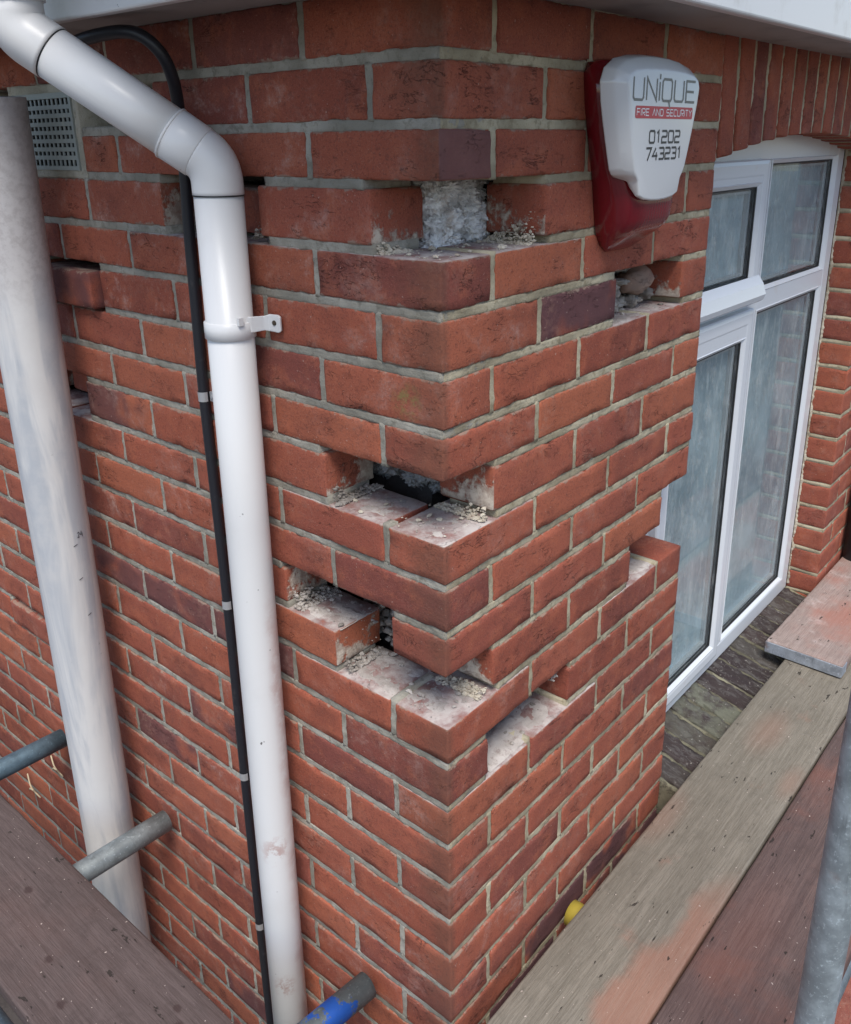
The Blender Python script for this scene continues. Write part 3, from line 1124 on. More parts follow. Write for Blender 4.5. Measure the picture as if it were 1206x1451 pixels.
crumbs('mortar_crumbs', 0.008, 0.10, 0.008, 0.215, zj(12) - JT + 0.0005, 150, M_RUBBLE, 'pale mortar crumbs lying on the lowest open brick ledge at the corner', 3)
crumbs('mortar_crumbs', 0.008, 0.21, 0.01, 0.10, zj(3) - JT + 0.0005, 90, M_MORT_C, 'cream mortar crumbs in the topmost corner pocket under white wool', 4, 0.005)
crumbs('mortar_crumbs', 0.01, 0.10, 0.01, 0.215, zj(8) - JT + 0.0005, 70, M_MORT_C, 'mortar crumbs on the middle open ledge of the brick corner', 5, 0.004)
crumbs('mortar_crumbs', 0.12, 0.32, 0.01, 0.10, zj(14, 'R', .2) - JT + 0.0005, 90, M_RUBBLE, 'grey mortar crumbs in the long slot low on the right face', 6, 0.005)
crumbs('mortar_crumbs', 0.45, 0.65, 0.008, 0.06, zj(5, 'R', .5) - JT + 0.0005, 70, M_RUBBLE, 'grey mortar crumbs in the rubble pocket below the alarm box', 7, 0.005)
crumbs('mortar_crumbs', 0.01, 0.09, 0.12, 0.31, zj(11) - JT + 0.0005, 60, M_RUBBLE, 'mortar dust and crumbs in the pocket beside the hanging corner brick', 8, 0.004)

# ---- air brick
M_VENT = mat_plastic('grey_vent_plastic', (0.30, 0.33, 0.31), 0.6, (0.42, 0.43, 0.38), 0.7, 30)
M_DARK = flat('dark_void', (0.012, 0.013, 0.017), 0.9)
vz0, vz1 = -0.146, -0.004
vm = MB()
vy0, vy1 = VENT[0] + 0.010, VENT[1] - 0.010
vt, vb = vz1 - 0.008, vz0 + 0.008
vm.box(-0.001, 0.02, vy0, vy0 + 0.007, vb, vt)
vm.box(-0.001, 0.02, vy1 - 0.007, vy1, vb, vt)
vm.box(-0.001, 0.006, vy0 + 0.007, vy1 - 0.007, vt - 0.009, vt)
vm.box(-0.001, 0.006, vy0 + 0.007, vy1 - 0.007, vb, vb + 0.007)
vent = vm.build('air_vent', M_VENT, house)
gm = MB()
NR, NC = 8, 13
for r in range(1, NR):
    z = vb + 0.007 + (vt - vb - 0.016) * r / NR
    gm.box(0.0005, 0.0045, vy0 + 0.007, vy1 - 0.007, z - 0.0035, z + 0.0035)
for c in range(1, NC):
    y = vy0 + 0.007 + (vy1 - vy0 - 0.014) * c / NC
    gm.box(0.0016, 0.0035, y - 0.0027, y + 0.0027, vb + 0.0071, vt - 0.0091)
gm.build('grille', M_VENT, vent)
MB().box(0.035, 0.04, vy0 + 0.001, vy1 - 0.001, vb + 0.001, vt - 0.001).build('duct', M_DARK, vent)
vf = MB()
mapL2 = lambda a, b, d: (d, b, a)
joint_strip(vf, mapL2, vz0 - 0.006, vz1 + 0.008, lambda q: VENT[0] + 0.003, 0.0085, 301)
joint_strip(vf, mapL2, vz0 - 0.006, vz1 + 0.008, lambda q: VENT[1] - 0.003, 0.0085, 302)
joint_strip(vf, mapL, VENT[0] + 0.010, VENT[1] - 0.010, lambda q: vz1 - 0.001, 0.009, 303)
joint_strip(vf, mapL, VENT[0] + 0.010, VENT[1] - 0.010, lambda q: vz0 + 0.0025, 0.0085, 304)
vf.build('mortar_surround', mat_mortar('pale_surround', (0.40, 0.37, 0.29), (0.46, 0.43, 0.35), (0.30, 0.27, 0.21)), vent, True)

# ------------------------------------------------------------------ window
M_FRAME = mat_plastic('white_window_plastic', (0.68, 0.705, 0.735), 0.22, (0.62, 0.55, 0.50), 0.35, 16, lo=0.6, hi=0.75, speck=False)
M_GASKET = flat('black_gasket', (0.015, 0.016, 0.018), 0.5)
M_SPACER = flat('grey_spacer', (0.50, 0.53, 0.56), 0.45, 0.2)


def mat_glass():
    a = Mat('clear_glass')
    fr = a.n('Fresnel')
    fr.inputs[0].default_value = 1.5
    tr = a.n('BsdfTransparent')
    tr.inputs[0].default_value = (0.97, 0.99, 0.985, 1)
    gl = a.n('BsdfGlossy')
    gl.inputs['Roughness'].default_value = 0.02
    co = a.coord()
    dirt = a.noise(a.scale(co, (1, 1, 0.35)), 60, 6, 0.7)
    d2 = a.noise(co, 6, 4, 0.6)
    df = a.n('BsdfDiffuse')
    df.inputs[0].default_value = (0.55, 0.55, 0.53, 1)
    mx = a.n('MixShader')
    a.put(mx.inputs[0], a.math('MULTIPLY', fr.outputs[0], 0.32, True))
    a.t.links.new(tr.outputs[0], mx.inputs[1])
    a.t.links.new(gl.outputs[0], mx.inputs[2])
    m2_ = a.n('MixShader')
    a.put(m2_.inputs[0], a.math('MULTIPLY', a.step(dirt, 0.48, 0.72), a.math('MULTIPLY', a.step(d2, 0.3, 0.7), 0.45)))
    a.t.links.new(mx.outputs[0], m2_.inputs[1])
    a.t.links.new(df.outputs[0], m2_.inputs[2])
    a.t.links.new(m2_.outputs[0], a.out.inputs[0])
    return a.m


def mat_obscure():
    a = Mat('obscure_glass')
    co = a.coord()
    n1 = a.noise(a.scale(co, (1, 1, 0.5)), 85, 5, 0.7)
    n2 = a.noise(co, 5.5, 5, 0.6)
    n3 = a.noise(a.scale(co, (1, 1, 0.25)), 22, 5, 0.7)
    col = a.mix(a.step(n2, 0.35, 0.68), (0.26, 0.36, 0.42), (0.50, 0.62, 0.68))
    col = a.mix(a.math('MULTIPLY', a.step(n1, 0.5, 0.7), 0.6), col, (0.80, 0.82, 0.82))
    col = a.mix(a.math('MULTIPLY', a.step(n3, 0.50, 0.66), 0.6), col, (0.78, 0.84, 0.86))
    # light from the room behind, painted as a paler tint low down
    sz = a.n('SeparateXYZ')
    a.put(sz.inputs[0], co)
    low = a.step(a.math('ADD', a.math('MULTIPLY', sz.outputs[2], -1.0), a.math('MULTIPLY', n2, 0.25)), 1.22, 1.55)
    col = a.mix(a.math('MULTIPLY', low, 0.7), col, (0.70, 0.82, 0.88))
    return a.principled(col, 0.32, a.bump(a.math('ADD', n1, n3), 0.5, 0.0015), spec=0.6)


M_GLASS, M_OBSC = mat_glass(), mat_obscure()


def ring(x0, x1, z0, z1, prof, mb):
    """prof: list of (inset, y) swept round a rectangle with mitred corners"""
    base = len(mb.v)
    n = len(prof)
    for i, y in prof:
        for x, z in ((x0 + i, z0 + i), (x1 - i, z0 + i), (x1 - i, z1 - i), (x0 + i, z1 - i)):
            mb.v.append(Vector((x, y, z)))
    for p in range(n - 1):
        for c in range(4):
            a = base + p * 4 + c
            b = base + p * 4 + (c + 1) % 4
            mb.f.append((a, b, b + 4, a + 4))


window = MB()
FX0, FX1, FZ0, FZ1 = 0.769, 1.8175, -1.476, -0.03
ring(FX0, FX1, FZ0, FZ1, [(0.0, 0.15), (0.0, 0.093), (0.003, 0.090), (0.048, 0.090), (0.052, 0.092), (0.056, 0.098)], window)
window.box(FX0 + 0.05, FX1 - 0.05, 0.0905, 0.145, -0.146, -0.079)       # deep head below the arch
window.box(1.226, 1.284, 0.0903, 0.148, FZ0 + 0.05, -0.1465)            # mullion
window.box(1.2845, FX1 - 0.05, 0.0906, 0.147, -0.496, -0.447)           # transom, fixed side
window.box(FX0 + 0.05, 1.2255, 0.0906, 0.147, -0.486, -0.437)           # transom, opening side
win = window.build('window', M_FRAME, house)
bv = win.modifiers.new('bevel', 'BEVEL'); bv.width = 0.0025; bv.segments = 2; bv.limit_method = 'ANGLE'


def glazing(x0, x1, z0, z1, yg, parent):
    """bead, gasket, outer pane, spacer bar and obscure inner pane"""
    b = MB()
    ring(x0 - 0.013, x1 + 0.013, z0 - 0.013, z1 + 0.013, [(0.0, yg + 0.004), (0.0, yg - 0.0098), (0.002, yg - 0.0115), (0.0105, yg - 0.004), (0.0112, yg + 0.003)], b)
    b.build('glazing_bead', M_FRAME, parent)
    b = MB()
    ring(x0 - 0.003, x1 + 0.003, z0 - 0.003, z1 + 0.003, [(0.0, yg - 0.001), (0.001, yg - 0.0035), (0.0035, yg - 0.003), (0.0045, yg + 0.001)], b)
    b.build('gasket', M_GASKET, parent)
    b = MB()
    b.box(x0 - 0.004, x1 + 0.004, yg, yg + 0.004, z0 - 0.004, z1 + 0.004)
    b.build('pane', M_GLASS, parent)
    b = MB()
    ring(x0, x1, z0, z1, [(0.0, yg + 0.0042), (0.005, yg + 0.0042), (0.005, yg + 0.0068), (0.0115, yg + 0.0072), (0.0115, yg + 0.019)], b)
    b.build('spacer_bar', M_SPACER, parent)
    b = MB()
    ring(x0 + 0.0005, x1 - 0.0005, z0 + 0.0005, z1 - 0.0005, [(0.0, yg + 0.0041), (0.0046, yg + 0.0041), (0.0046, yg + 0.0066)], b)
    b.build('seal', M_GASKET, parent)
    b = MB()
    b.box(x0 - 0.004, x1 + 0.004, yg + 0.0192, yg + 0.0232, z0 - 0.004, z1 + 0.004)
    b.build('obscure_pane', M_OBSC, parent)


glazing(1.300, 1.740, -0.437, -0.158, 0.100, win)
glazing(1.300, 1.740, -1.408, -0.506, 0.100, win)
for nm, (z0, z1, g0, g1) in {'upper': (-0.440, -0.143, -0.400, -0.203), 'lower': (-1.425, -0.476, -1.372, -0.552)}.items():
    sm = MB()
    ring(0.792, 1.222, z0, z1, [(0.0, 0.0905), (0.0, 0.074), (0.003, 0.071), (0.010, 0.069), (0.032, 0.069), (0.036, 0.070), (0.0362, 0.0945)], sm)
    if nm == 'upper':
        # deeper bottom rail and the top rail to the glass line
        sm.box(0.827, 1.187, 0.0700, 0.09, z0 + 0.034, g0 - 0.012)
        sm.box(0.827, 1.187, 0.0700, 0.09, g1 + 0.012, z1 - 0.034)
    else:
        sm.box(0.827, 1.187, 0.0700, 0.09, g1 + 0.012, z1 - 0.034)
        sm.box(0.827, 1.187, 0.0700, 0.09, z0 + 0.034, g0 - 0.012)
    s_o = sm.build('sash', M_FRAME, win)
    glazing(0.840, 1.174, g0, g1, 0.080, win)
dm = MB()
prof = [(0.0685, -0.398), (0.054, -0.416), (0.046, -0.440), (0.050, -0.452), (0.060, -0.459), (0.0685, -0.460)]
v = [(0.792, y, z) for y, z in prof] + [(1.222 - (0.0 if i in (0, 5) else 0.004), y, z) for i, (y, z) in enumerate(prof)]
n = len(prof)
dm.add(v, [(i, (i + 1) % n, n + (i + 1) % n, n + i) for i in range(n)] + [tuple(range(n))[::-1], tuple(range(n, 2 * n))])
dm.build('drip_bar', M_FRAME, win)
# closing board round the frame inside the opening
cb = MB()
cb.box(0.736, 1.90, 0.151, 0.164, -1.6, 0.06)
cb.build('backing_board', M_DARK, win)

# mortar slurry along the right jamb next to the frame
sm = MB()
n = 420
for i in range(n + 1):
    z = -1.46 + 1.33 * i / n
    for j, (x, y) in enumerate(((1.8195, 0.0905), (1.8165, 0.0888), (1.8185, 0.0855), (1.8225, 0.083))):
        q = Vector((z * 55, j * 2.0, 3))
        yy = y + (0.006 * noise.noise(q * 0.4) + 0.003 * noise.noise(q) + 0.004 * noise.noise(q * 3.1) if j >= 2 else 0.0)
        xx = x - 0.0022 * (0.5 + noise.noise(q * 1.7)) if j in (1, 2) else x
        sm.v.append(Vector((xx, yy, z)))
for i in range(n):
    for j in range(3):
        a = i * 4 + j
        sm.f.append((a, a + 1, a + 5, a + 4))
o = sm.build('mortar_slurry', mat_mortar('splashed_mortar', (0.40, 0.34, 0.25), (0.55, 0.50, 0.40), (0.20, 0.13, 0.09)), house, True)


# ---- sill of bricks on edge
def mat_sill():
    a = Mat('weathered_sill_brick')
    co = a.coord()
    oi = a.n('ObjectInfo')
    rnd = oi.outputs['Random']
    vec = a.vmath('ADD', co, a.vmath('SCALE', (31.0, 17.0, 53.0), rnd))
    tone = a.ramp(a.math('FRACT', a.math('MULTIPLY', rnd, 9.7)), [(0.0, (0.028, 0.018, 0.019)), (0.4, (0.045, 0.030, 0.029)), (0.7, (0.06, 0.052, 0.046)), (1.0, (0.04, 0.02, 0.018))])
    lay = a.noise(a.scale(vec, (3, 1.0, 3), (0, 0, 0.35)), 24, 6, 0.7, 0.6)
    n2 = a.noise(vec, 60, 5, 0.7)
    col = a.mix(a.math('MULTIPLY', a.step(lay, 0.48, 0.62), 0.55), tone, (0.13, 0.122, 0.115))
    gm_ = a.noise(co, 6, 5, 0.6)
    sep = a.n('SeparateColor')
    a.put(sep.inputs[0], oi.outputs['Color'])
    col = a.mix(a.math('MULTIPLY', sep.outputs[1], a.step(a.noise(vec, 18, 6, 0.65), 0.35, 0.6)), col, (0.15, 0.155, 0.115))
    sp = a.step(a.noise(vec, 110, 3, 0.6), 0.62, 0.72)
    col = a.mix(a.math('MULTIPLY', sp, 0.5), col, (0.42, 0.40, 0.36))
    return a.principled(col, 0.75, a.bump(a.math('ADD', lay, n2), 0.9, 0.005), spec=0.4)


M_SILL = mat_sill()
for me in BMESH['sill']:
    me.materials.clear()
    me.materials.append(M_SILL)
TS = math.radians(13)
sb = MB()
ns = 14
sp_ = (WEND - REND) / ns
for i in range(ns + 1):
    x = REND + sp_ * i
    v, f = rbox(0.012, 0.168, 0.094, 0.003, (1, 10, 1), 0.0025, 0.003, i + 200.0)
    T = Matrix.Translation((x, 0.022, -1.541)) @ Matrix.Rotation(TS, 4, 'X')
    sb.add([T @ Vector(q) for q in v], f)
sill = sb.build('window_sill', mat_mortar('mossy_mortar', (0.13, 0.12, 0.085), (0.24, 0.225, 0.155), (0.06, 0.05, 0.04)), house, True)
for i in range(ns):
    x = REND + sp_ * (i + 0.5)
    o = bpy.data.objects.new('sill_brick', BMESH['sill'][i % 5])
    COL.objects.link(o)
    o.matrix_basis = Matrix.Translation((x, 0.022, -1.540 + random.uniform(-0.003, 0.003))) @ Matrix.Rotation(TS + random.gauss(0, 0.02), 4, 'X') @ Matrix.Rotation(random.gauss(0, 0.03), 4, 'Y')
    o.color = (0, {3: 0.75, 4: 0.9, 2: 0.3}.get(i, 0.05), 0, 1)
    attach(o, sill)

# ------------------------------------------------------------------ downpipe
def mat_pvc():
    a = Mat('white_gutter_plastic')
    co = a.coord()
    n1 = a.noise(co, 6, 5, 0.6)
    n2 = a.noise(co, 45, 6, 0.7)
    col = a.mix(a.math('MULTIPLY', a.step(n1, 0.5, 0.75), 0.4), (0.71, 0.71, 0.705), (0.62, 0.60, 0.575))
    # brick dust washed down the side toward the corner
    dt = a.n('VectorMath', operation='DOT_PRODUCT')
    a.put(dt.inputs[0], a.vmath('SUBTRACT', co, (-0.050, 0.370, 0.0)))
    dt.inputs[1].default_value = (0.45, -0.89, 0.0)
    sz = a.n('SeparateXYZ')
    a.put(sz.inputs[0], co)
    side = a.step(a.math('ADD', dt.outputs['Value'], a.math('MULTIPLY', a.math('SUBTRACT', n1, 0.5), 0.03)), 0.024, 0.038)
    low = a.step(a.math('MULTIPLY', sz.outputs[2], -1.0), 0.68, 0.95)
    dm = a.math('MULTIPLY', a.math('MULTIPLY', side, low), a.step(n2, 0.25, 0.6))
    sm_ = a.n('VectorMath', operation='DISTANCE')
    for c, rr in (((-0.078, 0.349, -1.62), 0.03), ((-0.07, 0.346, -1.29), 0.035)):
        sm_ = a.n('VectorMath', operation='DISTANCE')
        a.put(sm_.inputs[0], a.scale(co, (1, 1, 0.8)))
        sm_.inputs[1].default_value = (c[0], c[1], c[2] * 0.8)
        blob = a.math('MULTIPLY', a.math('SUBTRACT', 1.0, a.step(sm_.outputs['Value'], 0.004, rr)), a.step(n2, 0.48, 0.6))
        dm = a.math('MAXIMUM', dm, blob)
    col = a.mix(a.math('MULTIPLY', dm, 0.55), col, (0.36, 0.14, 0.10))
    sp_ = a.step(a.noise(co, 62, 2, 0.5), 0.755, 0.785)
    col = a.mix(a.math('MULTIPLY', sp_, 0.85), col, (0.05, 0.045, 0.045))
    return a.principled(col, 0.33, a.bump(n2, 0.06, 0.001), spec=0.45)


M_PVC = mat_pvc()
dp = thing('downpipe', 'white plastic rainwater downpipe with angled offset running down the left wall', 'downpipe', (-0.045, 0.365, GZ))
DX, DY = -0.044, 0.3635
bot = Vector((-0.0565, 0.3795, GZ + 0.02))
vtx = Vector((DX, DY, -0.122))
uv = Vector((-0.199, 0.548, 0.046))
d1 = (uv - vtx).normalized()
dn = (bot - Vector((DX, DY, -0.19))).normalized()
r = 0.034
# swan neck: lower bend, raking pipe, upper bend, spigot into the gutter
low0 = vtx + dn * 0.036
low1 = vtx + d1 * 0.058
obj('pipe', *tube([low0 + dn * 0.004, low0 + dn * 0.5, low0 + dn * 1.2, bot], r, 32), M_PVC, dp)
pth2 = [low0 - dn * 0.004] + arc(low0 - dn * 0.008, vtx, vtx + d1 * 0.022, 10)
o = obj('bend', *tube([low0 + dn * 0.006, low0] + pth2 + [vtx + d1 * 0.026], 0.0352, 32), M_PVC, dp)
obj('socket', *tube([vtx + d1 * 0.0245, vtx + d1 * 0.0265, vtx + d1 * 0.068, vtx + d1 * 0.069], [0.0350, 0.0362, 0.0366, 0.0350], 32), M_PVC, dp)
obj('lip', *tube([vtx + d1 * 0.0670, vtx + d1 * 0.0678, vtx + d1 * 0.0700, vtx + d1 * 0.0708], [0.0366, 0.0374, 0.0374, 0.0366], 32), M_PVC, dp)
up1 = uv - d1 * 0.050
obj('raking_pipe', *tube([vtx + d1 * 0.06, (vtx + up1) / 2, up1], 0.0347, 32), M_PVC, dp)
obj('joint_gap', *tube([up1 - d1 * 0.0008, up1 + d1 * 0.0012], 0.0351, 32), M_GASKET, dp)
obj('bend', *tube([up1 + d1 * 0.001, up1 + d1 * 0.006] + arc(uv - d1 * 0.022, uv, uv + Vector((0, 0, 0.018)), 10) + [uv + Vector((0, 0, 0.04))], 0.0358, 32), M_PVC, dp)
obj('gutter_outlet', *tube([uv + Vector((0, 0, 0.033)), uv + Vector((0, 0, 0.034)), uv + Vector((0, 0, 0.07)), uv + Vector((0, 0, 0.11))], [0.036, 0.0395, 0.0395, 0.0395], 32), M_PVC, dp)
obj('joint_gap', *tube([low0 + dn * 0.0045, low0 + dn * 0.0062], 0.0354, 32), M_GASKET, dp)
# bracket
bc = low0 + dn * ((low0.z + 0.350) / -dn.z)
strap = tube([bc - dn * 0.0125, bc - dn * 0.0115, bc + dn * 0.0115, bc + dn * 0.0125], [0.0345, 0.0368, 0.0368, 0.0345], 32)
obj('bracket_strap', *strap, M_PVC, dp)
br = MB()
v = []
prof = [(-0.040, 0.336, 0.0120), (-0.030, 0.330, 0.0115), (-0.012, 0.325, 0.0105), (-0.005, 0.321, 0.0125), (-0.004, 0.303, 0.0130), (-0.004, 0.298, 0.0100)]
zc = bc.z + 0.008
for x, y, hh in prof:
    for dx in (0.0, 0.0045):
        for s_ in (-1, 1):
            v.append((x - dx, y - dx * 0.3, zc + s_ * hh))
f = []
for i in range(len(prof) - 1):
    a = i * 4
    f += [(a, a + 4, a + 5, a + 1), (a + 2, a + 3, a + 7, a + 6), (a, a + 2, a + 6, a + 4), (a + 1, a + 5, a + 7, a + 3)]
f += [(0, 1, 3, 2), (len(v) - 4, len(v) - 2, len(v) - 1, len(v) - 3)]
br.add(v, f)
o = br.build('bracket_arm', M_PVC, dp)
bv = o.modifiers.new('bevel', 'BEVEL'); bv.width = 0.0018; bv.segments = 2
br = MB().add(*tube([(-0.0075, 0.309, zc + 0.001), (-0.0105, 0.309, zc + 0.001)], [0.0042, 0.0036], 10))
br.build('screw', flat('rusty_screw', (0.06, 0.045, 0.03), 0.8), dp)
br = MB()
br.box(-0.058, -0.050, 0.326, 0.331, bc.z + 0.010, bc.z + 0.021)
br.build('clip_lug', M_PVC, dp)

# ------------------------------------------------------------------ soil pipe
def mat_soil():
    a = Mat('painted_grey_pipe')
    co = a.coord()
    st = a.noise(a.scale(co, (1, 1, 0.10)), 16, 5, 0.6, 0.4)
    n2 = a.noise(co, 9, 6, 0.65)
    n3 = a.noise(co, 70, 5, 0.7)
    col = a.mix(a.step(st, 0.42, 0.60), (0.67, 0.66, 0.645), (0.45, 0.47, 0.50))
    col = a.mix(a.math('MULTIPLY', a.step(n2, 0.45, 0.65), 0.5), col, (0.62, 0.605, 0.59))
    sz = a.n('SeparateXYZ')
    a.put(sz.inputs[0], co)
    topm = a.step(a.math('ADD', sz.outputs[2], a.math('MULTIPLY', n2, 0.12)), -0.36, -0.20)
    col = a.mix(a.math('MULTIPLY', topm, 0.85), col, a.mix(a.step(n3, 0.4, 0.65), (0.54, 0.515, 0.51), (0.42, 0.39, 0.385)))
    sp_ = a.math('MULTIPLY', a.step(a.noise(a.scale(co, (1, 1, 1.7)), 70, 3, 0.6), 0.70, 0.75), a.step(a.noise(co, 5, 3), 0.5, 0.6))
    col = a.mix(a.math('MULTIPLY', sp_, 0.8), col, (0.07, 0.07, 0.06))
    return a.principled(col, 0.5, a.bump(n3, 0.15, 0.001), spec=0.4)


M_SOIL = mat_soil()
sp = thing('soil_pipe', 'thick pale grey painted waste pipe standing at the far left of the wall', 'waste pipe', (-0.075, 0.99, GZ))
st_, sb_ = Vector((-0.0965, 0.8886, -0.018)), Vector((-0.0736, 1.010, GZ + 0.01))
ax_ = (sb_ - st_).normalized()
at = lambda z: st_ + (sb_ - st_) * ((z - st_.z) / (sb_.z - st_.z))
v, f = tube([at(-0.020), at(-0.3), at(-0.8), at(-1.3), sb_], 0.055, 40, False)
v2, f2 = tube([at(-0.020), at(-0.0195), at(-0.019)], [0.055, 0.054, 0.051], 40, False)
obj('pipe', v + v2, f + [tuple(i + len(v) for i in q) for q in f2], M_SOIL, sp)
obj('bore', *tube([at(-0.0195), at(-0.16)], 0.051, 40, True), M_DARK, sp)

# pen marks on the pipe: two digits and three dashes
PEN = flat('pen_mark', (0.05, 0.05, 0.06), 0.6)


def pipe_mark(strokes, c, nrm, w, name):
    nrm = Vector(nrm)
    ux = Vector((0, 0, 1)).cross(nrm).normalized()
    mb = MB()
    for st in strokes:
        v, f = ribbon(st, w, 0.0)
        mb.add([Vector(c) + nrm * 0.0007 + ux * q[0] + Vector((0, 0, 1)) * q[2] for q in v], f)
    mb.build(name, PEN, sp)


pipe_mark([[(-.006, .004), (-.003, .006), (-.001, .003), (-.006, -.005), (-.001, -.005)], [(.004, .006), (.001, -.001), (.006, -.001)], [(.005, .003), (.005, -.006)]],
          (-0.0766, 0.8764, -0.8178), (0.2179, -0.9747, -0.0488), 0.0014, 'pen_mark')
for c_, n_ in (((-0.0888, 0.8761, -0.8377), (-0.0065, -0.9986, -0.0523)), ((-0.0872, 0.8800, -0.9128), (0.0096, -0.9986, -0.0521)), ((-0.0801, 0.8849, -0.9982), (0.1216, -0.9913, -0.0506))):
    pipe_mark([[(-.004, -.0015), (.004, .0015)]], c_, n_, 0.0016, 'pen_mark')

# ------------------------------------------------------------------ cable
M_CABLE = mat_plastic('black_cable', (0.017, 0.018, 0.024), 0.42, (0.09, 0.085, 0.085), 0.5, 25, lo=0.6, hi=0.7, speck=False)
cb = thing('cable', 'thick black cable clipped down the wall behind the white downpipe', 'cable', (-0.01, 0.5, GZ))
pts = [(-0.120, 0.640, 0.012), (-0.112, 0.590, 0.034), (-0.096, 0.530, 0.046), (-0.078, 0.472, 0.046), (-0.058, 0.448, 0.024), (-0.038, 0.452, -0.010),
       (-0.020, 0.472, -0.060), (-0.012, 0.486, -0.142), (-0.010, 0.494, -0.22), (-0.010, 0.497, -0.321), (-0.010, 0.502, -0.482), (-0.010, 0.501, -0.657),
       (-0.010, 0.500, -0.874), (-0.010, 0.506, -1.248), (-0.010, 0.510, -1.592), (-0.010, 0.511, -1.919), (-0.010, 0.511, GZ + 0.01)]
obj('sheath', *tube(smooth_path(pts, 8), 0.0088, 16), M_CABLE, cb)
M_CLIP = flat('grey_clip', (0.50, 0.51, 0.52), 0.4, 0.4)
for z, y in ((-0.484, 0.502), (-0.868, 0.500), (-1.245, 0.506), (-1.63, 0.510)):
    mb = MB()
    n = 12
    v = []
    for zz in (z - 0.008, z + 0.008):
        for i in range(n + 1):
            w = math.pi / 2 + math.pi * i / n
            v.append((-0.010 + 0.0098 * math.cos(w), y + 0.0098 * math.sin(w), zz))
    mb.add(v, [(i, i + 1, n + 2 + i, n + 1 + i) for i in range(n)])
    mb.box(-0.006, -0.0015, y - 0.022, y - 0.0097, z - 0.008, z + 0.008)
    mb.add(*tube([(-0.0058, y - 0.0155, z), (-0.0075, y - 0.0155, z)], 0.0032, 8))
    o = mb.build('clip', M_CLIP, cb)

# ------------------------------------------------------------------ alarm box
M_AL = mat_plastic('alarm_white', (0.67, 0.685, 0.69), 0.12, None, spec=0.6, speck=False)


def mat_lens():
    a = Mat('dark_red_lens')
    co = a.coord()
    rib = a.n('TexWave', wave_type='BANDS', bands_direction='X')
    a.put(rib.inputs['Vector'], co)
    rib.inputs['Scale'].default_value = 40
    n1 = a.noise(co, 9, 3)
    col = a.mix(n1, (0.11, 0.004, 0.011), (0.24, 0.008, 0.017))
    return a.principled(col, 0.10, a.bump(rib.outputs['Fac'], 0.12, 0.001), spec=0.6, coat=0.3)


M_LENS = mat_lens()
al = thing('alarm_box', 'white shield shaped alarm box over a dark red lens high on the right wall', 'alarm box', (0.41, 0.0, -0.12))
AX = 0.411


def loft(rings, close_front=True, close_back=True):
    v, f = [], []
    n = len(rings[0])
    for rg in rings:
        v += rg
    for i in range(len(rings) - 1):
        for k in range(n):
            f.append((i * n + k, i * n + (k + 1) % n, (i + 1) * n + (k + 1) % n, (i + 1) * n + k))
    if close_back: f.append(tuple(range(n)))
    if close_front: f.append(tuple((len(rings) - 1) * n + k for k in range(n))[::-1])
    return v, f


def sym(half):
    """half: (hw, z, y) from top centre to bottom centre -> closed outline"""
    rt_ = [Vector((AX + h, y, z)) for h, z, y in half]
    lf_ = [Vector((AX - h, y, z)) for h, z, y in half[1:-1]]
    return rt_ + lf_[::-1]


yb, yf = -0.040, -0.072
back = [(0, .0150, yb), (.03, .0145, yb), (.065, .012, yb), (.100, .006, yb), (.122, -.006, yb), (.131, -.024, yb), (.127, -.048, yb), (.117, -.080, yb), (.105, -.113, yb), (.096, -.137, yb), (.089, -.1445, yb), (.078, -.1475, yb),
        (.066, -.1530, -.052), (.0640, -.160, -.060), (.0600, -.1735, -.064), (.045, -.1785, -.064), (.022, -.1812, -.064), (0, -.182, -.064)]
mid = [(0, .0105, -.058), (.03, .010, -.058), (.062, .0075, -.058), (.095, .0015, -.058), (.115, -.009, -.058), (.1225, -.024, -.058), (.1185, -.048, -.058), (.109, -.080, -.058), (.0975, -.113, -.058), (.0885, -.1365, -.058), (.082, -.1435, -.058), (.0735, -.1475, -.058),
       (.0660, -.1525, -.064), (.0640, -.159, -.067), (.0602, -.1732, -.0685), (.045, -.1783, -.0685), (.022, -.1810, -.0685), (0, -.1818, -.0685)]
front = [(0, -.0060, yf), (.03, -.0063, yf), (.060, -.0073, yf), (.088, -.0100, yf), (.1030, -.0160, yf), (.1085, -.026, yf), (.1050, -.048, yf), (.0960, -.080, yf), (.0855, -.113, yf), (.0775, -.1365, yf), (.0735, -.1430, yf), (.0700, -.1475, yf),
         (.0655, -.1525, yf), (.0637, -.159, yf), (.0598, -.1730, yf), (.045, -.1780, yf), (.022, -.1806, yf), (0, -.1813, yf)]
v, f = loft([sym(back), sym(mid), sym(front)])
o = obj('cover', v, f, M_AL, al, smooth=False)
bv = o.modifiers.new('bevel', 'BEVEL'); bv.width = 0.0028; bv.segments = 3; bv.limit_method = 'ANGLE'; bv.angle_limit = math.radians(18)
for p in o.data.polygons: p.use_smooth = True
